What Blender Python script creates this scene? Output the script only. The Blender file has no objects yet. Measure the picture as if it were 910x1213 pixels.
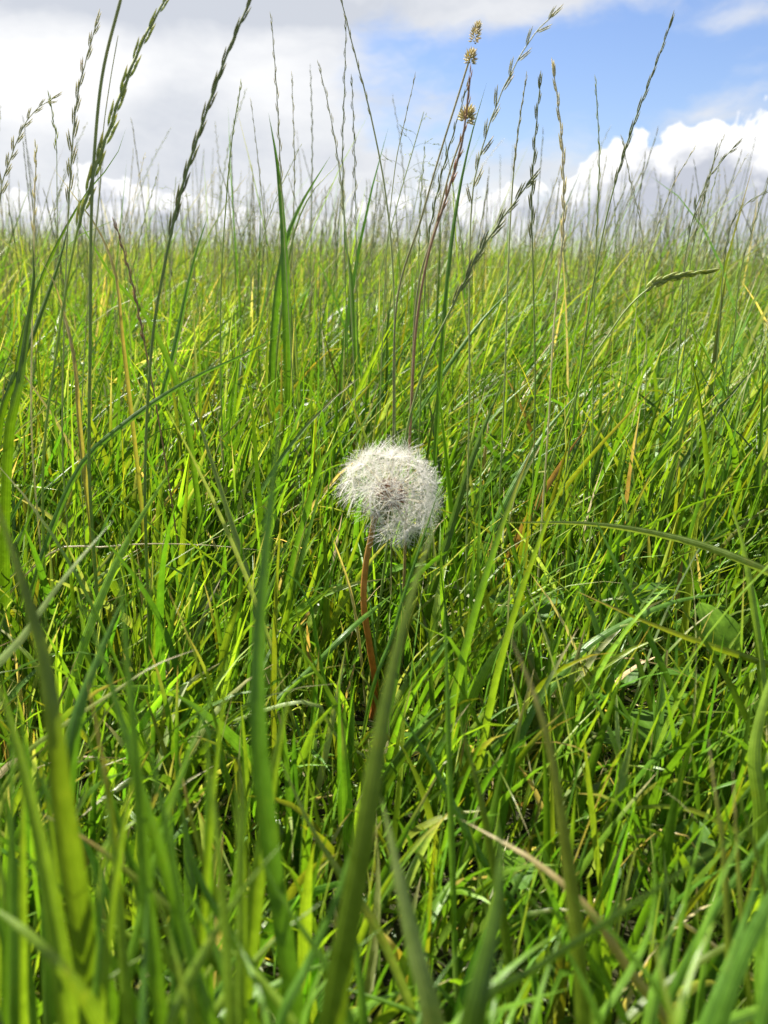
import bpy, math, random
import numpy as np
from mathutils import Vector, Matrix

rng = np.random.default_rng(7)
random.seed(7)
scn = bpy.context.scene
R = math.radians

# ------------------------------------------------------------------ camera
CAM_Z, PITCH, FPX = 0.25, R(16.3), 1050.0          # metres, radians, focal length in photo pixels
cam_d = bpy.data.cameras.new("camera")
cam = bpy.data.objects.new("camera", cam_d)
scn.collection.objects.link(cam)
cam.location = (0, 0, CAM_Z)
cam.rotation_euler = (math.pi / 2 - PITCH, 0, 0)
cam_d.sensor_fit = 'VERTICAL'
cam_d.sensor_height = 24.0
cam_d.lens = 24.0 * FPX / 1213.0
cam_d.clip_start = 0.01
cam_d.clip_end = 5000
cam_d.dof.use_dof = True
cam_d.dof.focus_distance = 0.52
cam_d.dof.aperture_fstop = 10.5
scn.camera = cam

# ------------------------------------------------------------------ sun, exposure
SUN_EL, SUN_AZ = R(52), R(-56)        # azimuth from +Y (view direction), negative = towards -X
sd = bpy.data.lights.new("sun", 'SUN')
sd.energy = 5.0
sd.angle = R(0.53)
sd.color = (1.0, 0.95, 0.86)
sun = bpy.data.objects.new("sun", sd)
scn.collection.objects.link(sun)
to_sun = Vector((math.sin(SUN_AZ) * math.cos(SUN_EL), math.cos(SUN_AZ) * math.cos(SUN_EL), math.sin(SUN_EL)))
sun.rotation_euler = (-to_sun).to_track_quat('-Z', 'Y').to_euler()
scn.view_settings.view_transform = 'Standard'
scn.view_settings.look = 'None'
scn.view_settings.exposure = 1.66
scn.view_settings.gamma = 1.0
scn.cycles.max_bounces = 8
scn.cycles.diffuse_bounces = 4
scn.cycles.transmission_bounces = 4


# ------------------------------------------------------------------ node helper
class NT:
    def __init__(s, tree):
        s.t = tree
        s.t.nodes.clear()

    def n(s, typ, **kw):
        nd = s.t.nodes.new(typ)
        for k, v in kw.items():
            setattr(nd, k, v)
        return nd

    def set(s, sock, v):
        if isinstance(v, bpy.types.NodeSocket):
            s.t.links.new(v, sock)
        elif v is not None:
            sock.default_value = v

    def math(s, op, a, b=None, c=None, clamp=False):
        nd = s.n('ShaderNodeMath', operation=op, use_clamp=clamp)
        s.set(nd.inputs[0], a)
        if b is not None: s.set(nd.inputs[1], b)
        if c is not None: s.set(nd.inputs[2], c)
        return nd.outputs[0]

    def vm(s, op, a, b=None, scale=None):
        nd = s.n('ShaderNodeVectorMath', operation=op)
        s.set(nd.inputs[0], a)
        if b is not None: s.set(nd.inputs[1], b)
        if scale is not None: s.set(nd.inputs['Scale'], scale)
        return nd.outputs['Value'] if op in ('LENGTH', 'DOT_PRODUCT', 'DISTANCE') else nd.outputs['Vector']

    def noise(s, vec, scale, detail=5, rough=.55, lac=2.0, dist=0.0, color=False):
        nd = s.n('ShaderNodeTexNoise')
        s.set(nd.inputs['Vector'], vec)
        nd.inputs['Scale'].default_value = scale
        nd.inputs['Detail'].default_value = detail
        nd.inputs['Roughness'].default_value = rough
        nd.inputs['Lacunarity'].default_value = lac
        nd.inputs['Distortion'].default_value = dist
        return nd.outputs['Color' if color else 'Fac']

    def ramp(s, v, a, b, lo=0.0, hi=1.0, smooth=True):
        nd = s.n('ShaderNodeMapRange', interpolation_type='SMOOTHSTEP' if smooth else 'LINEAR')
        s.set(nd.inputs[0], v)
        for i, x in enumerate((a, b, lo, hi)):
            nd.inputs[i + 1].default_value = x
        return nd.outputs[0]

    def mix(s, f, a, b, mode='MIX'):
        nd = s.n('ShaderNodeMix', data_type='RGBA', blend_type=mode)
        s.set(nd.inputs[0], f)
        for k, v in ((6, a), (7, b)):
            if isinstance(v, tuple) and len(v) == 3: v = (*v, 1)
            s.set(nd.inputs[k], v)
        return nd.outputs[2]


def ray(px, py):
    """unit direction through photo pixel (px, py)"""
    cy, sy = math.cos(PITCH), math.sin(PITCH)
    F, U = Vector((0, cy, -sy)), Vector((0, sy, cy))
    return F + Vector((1, 0, 0)) * ((px - 455) / FPX) - U * ((py - 606.5) / FPX)


def at(px, py, Y):
    d = ray(px, py)
    return Vector((0, 0, CAM_Z)) + d * (Y / d.y)


# ------------------------------------------------------------------ sky
world = bpy.data.worlds.new("World")
scn.world = world
world.use_nodes = True
w = NT(world.node_tree)
D = w.n('ShaderNodeTexCoord').outputs['Generated']
sep = w.n('ShaderNodeSeparateXYZ'); w.set(sep.inputs[0], D)
zc = w.math('MAXIMUM', sep.outputs[2], 0.012)
com = w.n('ShaderNodeCombineXYZ')
w.set(com.inputs[0], sep.outputs[0]); w.set(com.inputs[1], sep.outputs[1]); w.set(com.inputs[2], zc)
DV = com.outputs[0]
sky = w.n('ShaderNodeTexSky', sky_type='NISHITA', sun_disc=False)
sky.sun_elevation = SUN_EL
sky.sun_rotation = SUN_AZ
sky.air_density = 1.0
sky.dust_density = 0.6
sky.ozone_density = 2.5
w.set(sky.inputs[0], DV)
STR = 0.050
CL = 0.34                              # cloud radiance that just clips at this exposure

warp = w.vm('SCALE', w.vm('SUBTRACT', w.noise(D, 9, 4, color=True), (.5, .5, .5)), scale=0.055)
Dw = w.vm('ADD', D, warp)


def blob(vec, px, py, rx, ry, amp):
    """smooth elliptical weight round the direction seen at a photo pixel; rx, ry in photo pixels"""
    c = ray(px, py).normalized()
    d = w.vm('SUBTRACT', vec, tuple(c))
    d = w.vm('MULTIPLY', d, (FPX / rx, FPX / rx, FPX / ry))
    return w.ramp(w.vm('LENGTH', d), 1.0, 0.0, 0.0, amp)


def total(base, items):
    for it in items:
        base = w.math('ADD', base, it)
    return base


# high thin layer
Dh = w.vm('MULTIPLY', Dw, (1, 1, 2.6))
nA = w.math('ADD', w.noise(Dh, 5.6, 8, .60), w.ramp(zc, .28, .6, 0.0, .13))   # extra cloud added overhead, out of view, to raise the ambient light
A = total(nA, [blob(Dw, x, y, rx, ry, a) for x, y, rx, ry, a in (
    (110, 90, 520, 330, .42), (330, 160, 260, 200, .22), (300, 10, 330, 60, .25), (590, 2, 170, 55, .30), (640, 200, 380, 70, .12),
    (585, 150, 170, 60, -.12), (895, 70, 60, 26, .10), (880, 16, 70, 14, .12),
    (690, 62, 270, 62, -.32), (440, 28, 80, 40, -.26), (455, 130, 120, 90, -.22), (250, 190, 110, 40, -.10), (800, 100, 240, 50, -.16))])
aA = w.ramp(A, .36, .74, 0.0, .97)
nB = w.noise(Dh, 9.0, 9, .62)
br = total(nB, [blob(Dw, x, y, rx, ry, a) for x, y, rx, ry, a in (
    (45, 85, 190, 80, .55), (95, 105, 120, 60, .25), (330, 95, 130, 80, .40), (210, 140, 120, 90, -.16), (560, 6, 240, 40, -.10),
    (120, 2, 300, 34, -.55), (360, 2, 200, 30, -.35), (150, 200, 260, 50, -.05), (820, 80, 200, 60, .2))])
colA = w.mix(w.ramp(br, .20, .95, smooth=False), tuple(CL * v for v in (.62, .65, .71)), tuple(CL * v for v in (.97, .97, .97)))

# low cumulus layer
Dc = w.vm('MULTIPLY', Dw, (1, 1, 1.5))
puff = w.noise(w.vm('MULTIPLY', D, (1, 1, 1.35)), 19, 8, .60, dist=.55)
base_n = w.noise(Dc, 6, 5, .5)
items = [blob(Dw, x, y, rx, ry, a) for x, y, rx, ry, a in (
    (830, 210, 150, 112, .62), (745, 222, 105, 98, .46), (905, 235, 140, 125, .45), (690, 245, 90, 60, .3),
    (540, 252, 170, 62, .50), (90, 250, 260, 66, .42), (330, 270, 240, 40, .3), (860, 285, 400, 70, .4),
    (640, 70, 420, 110, -.3), (300, 90, 400, 90, -.30))]
vor = w.n('ShaderNodeTexVoronoi', feature='SMOOTH_F1')
w.set(vor.inputs['Vector'], w.vm('ADD', w.vm('MULTIPLY', D, (1, 1, 1.25)), w.vm('SCALE', warp, scale=.35)))
vor.inputs['Scale'].default_value = 34
vor.inputs['Smoothness'].default_value = .35
lump = w.math('MULTIPLY', w.math('SUBTRACT', .5, vor.outputs['Distance']), .42)
puff = w.math('ADD', puff, lump)
Cf = total(w.math('ADD', w.math('MULTIPLY', base_n, .55), w.math('MULTIPLY', puff, .85)), items)
aC = w.ramp(Cf, .97, 1.03)
up = w.vm('ADD', w.vm('MULTIPLY', D, (1, 1, 1.4)), (-.012, 0, .030))
puff_up = w.noise(up, 19, 6, .58, dist=.55)
relief = w.math('SUBTRACT', puff, w.math('ADD', puff_up, .03))
edge = w.ramp(Cf, 1.02, 1.75, 1.0, 0.0, smooth=False)
hgt = w.math('ADD', w.math('MULTIPLY', edge, .95), w.math('MULTIPLY', relief, 1.9))
hgt = w.math('ADD', hgt, w.math('MULTIPLY', w.math('SUBTRACT', w.noise(w.vm('MULTIPLY', Dw, (1, 1, 2.2)), 16, 7, .6), .47), 1.3))
hgt = w.math('ADD', hgt, w.ramp(w.math('ADD', zc, w.math('MULTIPLY', puff, .03)), .07, .155, -.36, .42))
colC = w.mix(w.ramp(hgt, .0, .62, smooth=False), tuple(CL * v for v in (.56, .59, .67)), tuple(CL * v for v in (1.04, 1.04, 1.05)))
aC = w.math('MULTIPLY', aC, w.ramp(sep.outputs[2], .42, .20))

skyc = w.mix(1.0, sky.outputs[0], (STR * .84, STR * .86, STR * 1.03), 'MULTIPLY')

out = w.mix(aA, skyc, colA)
out = w.mix(aC, out, colC)
# horizon air
out = w.mix(w.ramp(zc, .0, .07, .35, 0.0), out, tuple(CL * v for v in (.72, .75, .82)))
bg = w.n('ShaderNodeBackground'); w.set(bg.inputs[0], out)
bg.inputs[1].default_value = 1.0
wo = w.n('ShaderNodeOutputWorld')
w.t.links.new(bg.outputs[0], wo.inputs[0])
world.cycles.sampling_method = 'MANUAL'
world.cycles.sample_map_resolution = 1024


# ------------------------------------------------------------------ materials
def new_mat(name):
    m = bpy.data.materials.new(name)
    m.use_nodes = True
    return m, NT(m.node_tree)


def leaf_material(name, rough=.34, trans=.48, spec=.48, veins=14.0, bump=.25):
    """plant tissue: colour from the blade's own colour attribute, fine mottling and veins, some light passing through"""
    m, t = new_mat(name)
    col = t.n('ShaderNodeAttribute', attribute_name='tint').outputs['Color']
    uc = t.n('ShaderNodeAttribute', attribute_name='across').outputs['Fac']
    geo = t.n('ShaderNodeNewGeometry').outputs['Position']
    mot = t.noise(geo, 260, 3, .6)
    mot2 = t.noise(geo, 1500, 2, .6)
    c = t.mix(1.0, col, t.mix(t.ramp(mot, .3, .7, smooth=False), (.80, .82, .72), (1.2, 1.16, 1.25)), 'MULTIPLY')
    c = t.mix(1.0, c, t.mix(mot2, (.90, .90, .90), (1.10, 1.10, 1.10)), 'MULTIPLY')
    vein = t.math('SINE', t.math('MULTIPLY', uc, veins))
    c = t.mix(t.ramp(vein, -1, 1, 0, .45, smooth=False), c, t.mix(1.0, c, (.62, .68, .6), 'MULTIPLY'))
    blotch = t.ramp(t.noise(geo, 75, 4, .7), .56, .74)
    c = t.mix(t.math('MULTIPLY', blotch, .45), c, t.mix(1.0, c, (1.75, 1.15, .9), 'MULTIPLY'))
    speck = t.ramp(t.noise(geo, 900, 2, .5), .70, .78)
    c = t.mix(t.math('MULTIPLY', speck, .5), c, t.mix(1.0, c, (.75, .45, .5), 'MULTIPLY'))
    rib = t.ramp(t.math('ABSOLUTE', uc), .10, .0)
    c = t.mix(t.math('MULTIPLY', rib, .35), c, t.mix(1.0, c, (1.7, 1.5, 1.9), 'MULTIPLY'))
    bp = t.n('ShaderNodeBump'); bp.inputs['Strength'].default_value = bump
    bp.inputs['Distance'].default_value = .0002
    t.set(bp.inputs['Height'], t.math('ADD', vein, t.math('MULTIPLY', mot2, 1.5)))
    p = t.n('ShaderNodeBsdfPrincipled')
    t.set(p.inputs['Base Color'], c)
    t.set(p.inputs['Roughness'], t.ramp(mot, .2, .8, rough - .11, rough + .12, smooth=False))
    p.inputs['Specular IOR Level'].default_value = spec
    t.set(p.inputs['Normal'], bp.outputs[0])
    tr = t.n('ShaderNodeBsdfTranslucent')
    t.set(tr.inputs[0], t.mix(1.0, c, (1.32, 1.28, .40), 'MULTIPLY'))
    ms = t.n('ShaderNodeMixShader'); ms.inputs[0].default_value = trans
    t.t.links.new(p.outputs[0], ms.inputs[1]); t.t.links.new(tr.outputs[0], ms.inputs[2])
    o = t.n('ShaderNodeOutputMaterial'); t.t.links.new(ms.outputs[0], o.inputs[0])
    return m


M_BLADE = leaf_material('grass_blade_tissue')
M_STEM = leaf_material('stalk_tissue', rough=.5, trans=.3, veins=3, bump=.03)
M_HUSK = leaf_material('seed_husk', rough=.6, trans=.38, spec=.35, veins=5, bump=.04)
M_LEAF = leaf_material('broad_leaf_tissue', rough=.58, trans=.4, spec=.25, veins=12, bump=.25)


def plain_mat(name, col, rough, trans=0.0, tcol=None, spec=.4, var=.15, scale=400):
    m, t = new_mat(name)
    geo = t.n('ShaderNodeTexCoord').outputs['Object']
    f = t.noise(geo, scale, 4, .6)
    lo = tuple(x * (1 - var) for x in col); hi = tuple(min(1, x * (1 + var)) for x in col)
    c = t.mix(t.ramp(f, .3, .7, smooth=False), lo, hi)
    p = t.n('ShaderNodeBsdfPrincipled')
    t.set(p.inputs['Base Color'], c)
    p.inputs['Roughness'].default_value = rough
    p.inputs['Specular IOR Level'].default_value = spec
    o = t.n('ShaderNodeOutputMaterial')
    if trans:
        tr = t.n('ShaderNodeBsdfTranslucent'); t.set(tr.inputs[0], (*(tcol or col), 1))
        ms = t.n('ShaderNodeMixShader'); ms.inputs[0].default_value = trans
        t.t.links.new(p.outputs[0], ms.inputs[1]); t.t.links.new(tr.outputs[0], ms.inputs[2])
        t.t.links.new(ms.outputs[0], o.inputs[0])
    else:
        t.t.links.new(p.outputs[0], o.inputs[0])
    return m


M_HAIR = plain_mat('silky_white_hair', (.90, .88, .83), .35, .48, (.92, .90, .84), spec=.5, var=.04)
M_BEAK = plain_mat('seed_beak', (.72, .66, .48), .5, .3, var=.1)
M_ACHENE = plain_mat('brown_seed', (.22, .12, .06), .6, var=.3)
M_PITH = plain_mat('receptacle_flesh', (.42, .36, .24), .7, var=.2)

# ground: dark soil with thatch near, reading as green sward far off
m_soil, t = new_mat('soil_and_thatch')
g = t.n('ShaderNodeNewGeometry').outputs['Position']
dist = t.vm('LENGTH', g)
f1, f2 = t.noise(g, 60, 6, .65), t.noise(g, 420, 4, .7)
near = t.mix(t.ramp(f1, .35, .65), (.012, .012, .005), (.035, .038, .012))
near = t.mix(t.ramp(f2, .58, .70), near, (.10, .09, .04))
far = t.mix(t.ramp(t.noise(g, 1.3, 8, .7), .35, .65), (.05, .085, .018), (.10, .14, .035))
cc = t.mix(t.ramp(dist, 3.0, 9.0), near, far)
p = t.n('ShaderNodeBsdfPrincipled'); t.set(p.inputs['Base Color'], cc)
p.inputs['Roughness'].default_value = .95
p.inputs['Specular IOR Level'].default_value = .15
bp = t.n('ShaderNodeBump'); bp.inputs['Strength'].default_value = .9; bp.inputs['Distance'].default_value = .006
t.set(bp.inputs['Height'], f1); t.set(p.inputs['Normal'], bp.outputs[0])
o = t.n('ShaderNodeOutputMaterial'); t.t.links.new(p.outputs[0], o.inputs[0])


# ------------------------------------------------------------------ terrain
def ground_z(x, y):
    x = np.asarray(x, float); y = np.asarray(y, float)
    r = np.hypot(x, y)
    z = .006 * np.sin(5.1 * x + 1.3) * np.sin(4.3 * y + .4) + .004 * np.sin(13 * x - 2) * np.sin(11 * y + 1)
    z = z * np.clip(r / .3, 0, 1)
    z += .035 * np.sin(.55 * x + .5) * np.sin(.42 * y + 2.2) * np.clip((r - 1.5) / 4, 0, 1)
    z += .014 * np.sin(2.1 * x + .7) * np.clip((r - 2) / 2, 0, 1)
    z += -.012 * x * np.clip((r - 1) / 4, 0, 1) * np.clip(14 / np.maximum(r, 1), 0, 1)
    z += .012 * np.clip((r - 1.6) / 3, 0, 1) ** 2
    d = np.clip(r - 4.6, 0, None)
    return z - np.where(d < 3, .010 * d * d, .09 + .06 * (d - 3)) * np.clip(1, 0, 1)


def gz(x, y):
    return float(ground_z(x, y))


def set_props(o, label=None, cat=None, group=None, kind=None):
    for k, v in (('label', label), ('category', cat), ('group', group), ('kind', kind)):
        if v: o[k] = v
    return o


def link(o, parent=None):
    scn.collection.objects.link(o)
    if parent is not None: o.parent = parent
    return o


def make_ground():
    rs = np.concatenate([np.linspace(0, 2, 90), np.geomspace(2.05, 14, 60), np.geomspace(15, 2500, 40)])
    na = 160
    V = [(0, 0, gz(0, 0))]
    ang = np.linspace(0, 2 * np.pi, na, endpoint=False)
    for r in rs[1:]:
        x, y = r * np.cos(ang), r * np.sin(ang)
        V += list(zip(x, y, ground_z(x, y)))
    F = [(0, 1 + i, 1 + (i + 1) % na) for i in range(na)]
    for k in range(len(rs) - 2):
        a, b = 1 + k * na, 1 + (k + 1) * na
        F += [(a + i, b + i, b + (i + 1) % na, a + (i + 1) % na) for i in range(na)]
    me = bpy.data.meshes.new('ground')
    me.from_pydata([tuple(map(float, v)) for v in V], [], F)
    me.shade_smooth()
    me.materials.append(m_soil)
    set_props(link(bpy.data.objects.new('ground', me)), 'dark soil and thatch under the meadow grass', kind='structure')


make_ground()


# ------------------------------------------------------------------ mesh from arrays
def np_mesh(name, V, quads, tint, across, mat, tris=None):
    me = bpy.data.meshes.new(name)
    V = np.ascontiguousarray(V, np.float32)
    nq = len(quads); nt = 0 if tris is None else len(tris)
    me.vertices.add(len(V)); me.vertices.foreach_set('co', V.ravel())
    idx = np.asarray(quads, np.int32).ravel()
    tot = np.full(nq, 4, np.int32)
    if nt:
        idx = np.concatenate([idx, np.asarray(tris, np.int32).ravel()])
        tot = np.concatenate([tot, np.full(nt, 3, np.int32)])
    me.loops.add(len(idx)); me.loops.foreach_set('vertex_index', idx)
    me.polygons.add(len(tot))
    st = np.concatenate([[0], np.cumsum(tot)[:-1]]).astype(np.int32)
    me.polygons.foreach_set('loop_start', st)
    me.polygons.foreach_set('loop_total', tot)
    me.update(calc_edges=True)
    c = me.color_attributes.new('tint', 'FLOAT_COLOR', 'POINT')
    rgba = np.ones((len(V), 4), np.float32); rgba[:, :3] = tint
    c.data.foreach_set('color', rgba.ravel())
    a = me.attributes.new('across', 'FLOAT', 'POINT')
    a.data.foreach_set('value', np.ascontiguousarray(across, np.float32))
    me.shade_smooth()
    me.materials.append(mat)
    return me


def unit(a):
    return a / np.maximum(np.linalg.norm(a, axis=-1, keepdims=True), 1e-9)


# ------------------------------------------------------------------ meadow grass (uncountable)
C = lambda *a: np.array(a, float)
GREEN, LIME, DARK, OLIVE = C(.076, .172, .016), C(.178, .285, .022), C(.052, .115, .008), C(.150, .182, .017)
STRAW, PALE, BROWN, YELLOW = C(.56, .47, .26), C(.27, .34, .12), C(.24, .17, .08), C(.50, .39, .08)
FRESH = C(.112, .228, .017)
HEAD_C = np.array(at(463, 587, .42))
STEM_LINE = [(430, .42)]


def field(x, y, s, k):
    return (np.sin(s * x + 1.7 * k) * np.sin(s * .83 * y + 2.9 * k) + .6 * np.sin(s * 2.3 * x + y * s + k) * np.sin(s * 1.9 * y - .7 * x * s + 3 * k)) / 1.6


def scatter(y0, y1, dens, k=.55, m=.3):
    area = k * (y1 ** 2 - y0 ** 2) + 2 * m * (y1 - y0)
    n = int(area * dens)
    Y = []
    while len(Y) < n:
        yy = rng.uniform(y0, y1, n)
        keep = rng.random(n) < (k * np.maximum(yy, 0) + m) / (k * y1 + m)
        Y += list(yy[keep])
    Y = np.array(Y[:n])
    X = rng.uniform(-1, 1, n) * (k * np.maximum(Y, 0) + m)
    return X, Y


def height_field(x, y):
    h = np.interp(y, [-.4, .2, .33, .45, .6, 1.0, 2.5, 12], [.05, .058, .074, .095, .140, .180, .195, .20])
    return h * (1 + .22 * field(x, y, 5.5, 1) + .12 * field(x, y, 14, 2))


def project(P):
    """photo pixel coordinates of world points"""
    cy, sy = math.cos(PITCH), math.sin(PITCH)
    X, Y, Z = P[..., 0], P[..., 1], P[..., 2] - CAM_Z
    dep = Y * cy - Z * sy
    upv = Y * sy + Z * cy
    dep = np.where(np.abs(dep) < 1e-4, 1e-4, dep)
    return 455 + FPX * X / dep, 606.5 - FPX * upv / dep, dep


def blades(X, Y, L, W, lean_bias, nseg, fold, base_c, tip_c, th0, bend, tip_start=.75, kink=0.06, power=1.3, prune=True, drop=0.0, zoff=0):
    n = len(X)
    phi = rng.uniform(0, 2 * np.pi, n)
    m = rng.random(n) < lean_bias
    phi[m] = rng.normal(0.05, .75, m.sum()) + .5 * field(X[m], Y[m], 3.1, 5)
    face = rng.uniform(0, 2 * np.pi, n)
    twist = rng.normal(0, 1.1, n)
    s = np.linspace(0, 1, nseg + 1)
    th = th0[:, None] + bend[:, None] * s[None] ** power
    kk = rng.random(n) < kink
    ks = rng.uniform(.35, .85, n)
    th = th + (kk[:, None] * (s[None] > ks[:, None])) * rng.uniform(.7, 1.7, n)[:, None]
    th = np.clip(th, -2.5, 2.5)
    ph = phi[:, None] + (rng.normal(0, .35, n))[:, None] * s[None]
    T = np.stack([np.sin(th) * np.cos(ph), np.sin(th) * np.sin(ph), np.cos(th)], -1)
    step = (L / nseg)[:, None, None]
    P = np.zeros((n, nseg + 1, 3))
    P[:, 1:] = np.cumsum((T[:, 1:] + T[:, :-1]) * .5 * step, axis=1)
    P[..., 0] += X[:, None]; P[..., 1] += Y[:, None]
    gzv = ground_z(P[..., 0], P[..., 1])
    P[..., 2] += gzv[:, :1] - .002 + zoff
    P[..., 2] = np.maximum(P[..., 2], gzv + .002)
    ref = np.stack([np.cos(face), np.sin(face), np.zeros(n)], -1)[:, None, :]
    S0 = unit(np.cross(T, ref) + 1e-6)
    B = unit(np.cross(T, S0))
    a = twist[:, None] * s[None]
    S = S0 * np.cos(a)[..., None] + B * np.sin(a)[..., None]
    N = unit(np.cross(S, T))
    prof = np.clip(1 - np.clip((s - .35) / .65, 0, 1) ** 1.9, 0, 1) * np.interp(s, [0, .15, .35], [.62, .9, 1])
    hw = (W[:, None] * .5) * prof[None]
    if prune:
        px, py, dep = project(P)
        head = (px > 398) & (px < 532) & (py > 517) & (py < 642) & (dep < .435)
        stem = (px > 423) & (px < 453) & (py > 620) & (py < 860) & (dep < .47)
        lens = np.linalg.norm(P - np.array([0, 0, CAM_Z]), axis=-1) < .11
        inh = np.linalg.norm(P - HEAD_C, axis=-1) < .027
        nearh = (dep > 0) & (dep < .30) & (py < 760)
        bad = (head | stem | lens | inh | nearh).any(1)
        g_ = ~bad
        P, S, N, hw = P[g_], S[g_], N[g_], hw[g_]
        base_c, tip_c = base_c[g_], tip_c[g_]
        n = len(P)
    k = nseg + 1
    tt = np.clip((s - tip_start) / (1 - tip_start), 0, 1)[None, :, None] if np.isscalar(tip_start) else None
    colr = base_c[:, None] * (1 - tt) + tip_c[:, None] * tt
    low = np.interp(s, [0, .3], [1.0, 0.0])[None, :, None]           # paler sheath near the root
    colr = colr * (1 - .45 * low) + .45 * low * C(.20, .26, .05)
    colr = colr * rng.uniform(.88, 1.12, (n, k, 1))
    if fold:
        V = np.stack([P - S * hw[..., None], P - N * (hw * .38)[..., None], P + S * hw[..., None]], 2)
        ac = np.broadcast_to(np.array([-1, 0, 1.]), (n, k, 3))
        cl = np.repeat(colr[:, :, None], 3, 2)
        c = 3
    else:
        V = np.stack([P - S * hw[..., None], P + S * hw[..., None]], 2)
        ac = np.broadcast_to(np.array([-1, 1.]), (n, k, 2))
        cl = np.repeat(colr[:, :, None], 2, 2)
        c = 2
    V = V.reshape(-1, 3); ac = ac.reshape(-1); cl = cl.reshape(-1, 3)
    b = (np.arange(n) * k * c)[:, None, None] + (np.arange(nseg) * c)[None, :, None] + np.arange(c - 1)[None, None]
    Q = np.stack([b, b + 1, b + 1 + c, b + c], -1).reshape(-1, 4)
    return V, Q, cl, ac


def palette(n, weights, x, y, dull=0.0):
    keys = [GREEN, LIME, DARK, OLIVE, FRESH, STRAW, PALE, BROWN, YELLOW]
    p = np.array(weights, float); p /= p.sum()
    i = rng.choice(len(keys), n, p=p)
    c = np.array(keys)[i]
    # neighbouring blades drift together
    f = field(x, y, 7, 3)[:, None]
    c = c * (1 + .16 * f) * rng.lognormal(0, .17, (n, 1))
    c = c * (1 + rng.normal(0, .06, (n, 3)))
    c = c + np.clip((y - 1.0) / 3, 0, 1)[:, None] * .22 * (C(.30, .36, .13) - c)   # sward colour blended paler with distance
    return np.clip(c, .004, .8)


def tips(base, pstraw=.10, pyel=.012, pbrown=.05):
    n = len(base)
    r = rng.random(n)
    t_ = base * C(1.25, 1.12, 1.0)
    t_[r < pstraw] = STRAW * .9
    m = (r >= pstraw) & (r < pstraw + pyel); t_[m] = YELLOW
    m = (r >= pstraw + pyel) & (r < pstraw + pyel + pbrown); t_[m] = BROWN * 1.4
    return t_


def mass(name, label, parts, mat=None):
    off = 0; Vs, Qs, Cs, As = [], [], [], []
    for V, Q, c, a in parts:
        Vs.append(V); Qs.append(Q + off); Cs.append(c); As.append(a); off += len(V)
    me = np_mesh(name, np.concatenate(Vs), np.concatenate(Qs), np.concatenate(Cs), np.concatenate(As), mat or M_BLADE)
    set_props(link(bpy.data.objects.new(name, me)), label, 'grass', kind='stuff')


W_MAIN = (30, 22, 10, 8, 28, 1.2, 5, .4, 0)
W_FAR = (16, 36, 2, 14, 26, 4, 14, .6, .5)
parts_near, parts_mid, parts_far = [], [], []
# short rank around and behind the camera
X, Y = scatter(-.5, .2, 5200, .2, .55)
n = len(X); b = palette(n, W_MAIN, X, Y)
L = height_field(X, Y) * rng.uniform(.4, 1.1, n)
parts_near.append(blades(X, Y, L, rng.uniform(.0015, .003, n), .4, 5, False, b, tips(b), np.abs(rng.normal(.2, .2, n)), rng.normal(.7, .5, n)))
# close sward
X, Y = scatter(.2, .72, 15000, .55, .25)
hole = np.hypot((X - .17) / .085, (Y - .42) / .06) < rng.uniform(.6, 1.15, len(X))
X, Y = X[~hole], Y[~hole]
n = len(X); b = palette(n, W_MAIN, X, Y)
L = height_field(X, Y) * rng.uniform(.55, 1.6, n)
parts_near.append(blades(X, Y, L, rng.gamma(9, .00030, n) + .0007, .55, 7, True, b, tips(b), np.abs(rng.normal(.12, .17, n)), rng.normal(.5, .42, n)))
X, Y = scatter(.30, .95, 800, .55, .25)
n = len(X); b = palette(n, W_MAIN, X, Y)
b = palette(n, (30, 20, 12, 8, 27, 0, 3, 0, 0), X, Y)
parts_near.append(blades(X, Y, rng.uniform(.11, .20, n), rng.uniform(.0028, .0048, n), .6, 9, True, b, tips(b, .15), np.abs(rng.normal(.12, .15, n)), rng.normal(.5, .45, n)))
# low tangle close by
X, Y = scatter(.2, .75, 30000, .55, .25)
hole = (np.hypot((X - .17) / .075, (Y - .42) / .05) < rng.uniform(.5, 1.1, len(X))) & (rng.random(len(X)) < .8)
X, Y = X[~hole], Y[~hole]
n = len(X); b = palette(n, (26, 24, 8, 10, 22, 3, 7, 1, .7), X, Y)
L = height_field(X, Y) * rng.uniform(.25, .75, n)
parts_near.append(blades(X, Y, L, rng.uniform(.0009, .0024, n), .4, 5, False, b, tips(b, .1, .05), np.abs(rng.normal(.5, .5, n)), rng.normal(.8, .8, n), kink=.15))
# fallen dry straws
X, Y = scatter(.2, 1.6, 450, .55, .25)
n = len(X); b = palette(n, (0, 0, 0, .5, 0, 8, 2, 1.5, 1), X, Y)
parts_near.append(blades(X, Y, rng.uniform(.03, .10, n), rng.uniform(.0008, .0022, n), .3, 5, False, b, tips(b, .3), rng.uniform(.3, 1.5, n), rng.normal(.5, .5, n), kink=.3, zoff=np.abs(rng.normal(0, .025, n))[:, None] * np.clip(Y, .3, 1)[:, None]))
# long leaves leaning over to one side behind the dandelion
X, Y = scatter(.5, 2.2, 420, .55, .25)
n = len(X); b = palette(n, W_MAIN, X, Y)
parts_mid.append(blades(X, Y, rng.uniform(.13, .24, n), rng.uniform(.0028, .0046, n), .85, 9, True, b, tips(b, .12), np.abs(rng.normal(.38, .16, n)), rng.normal(.5, .35, n)))
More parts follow.
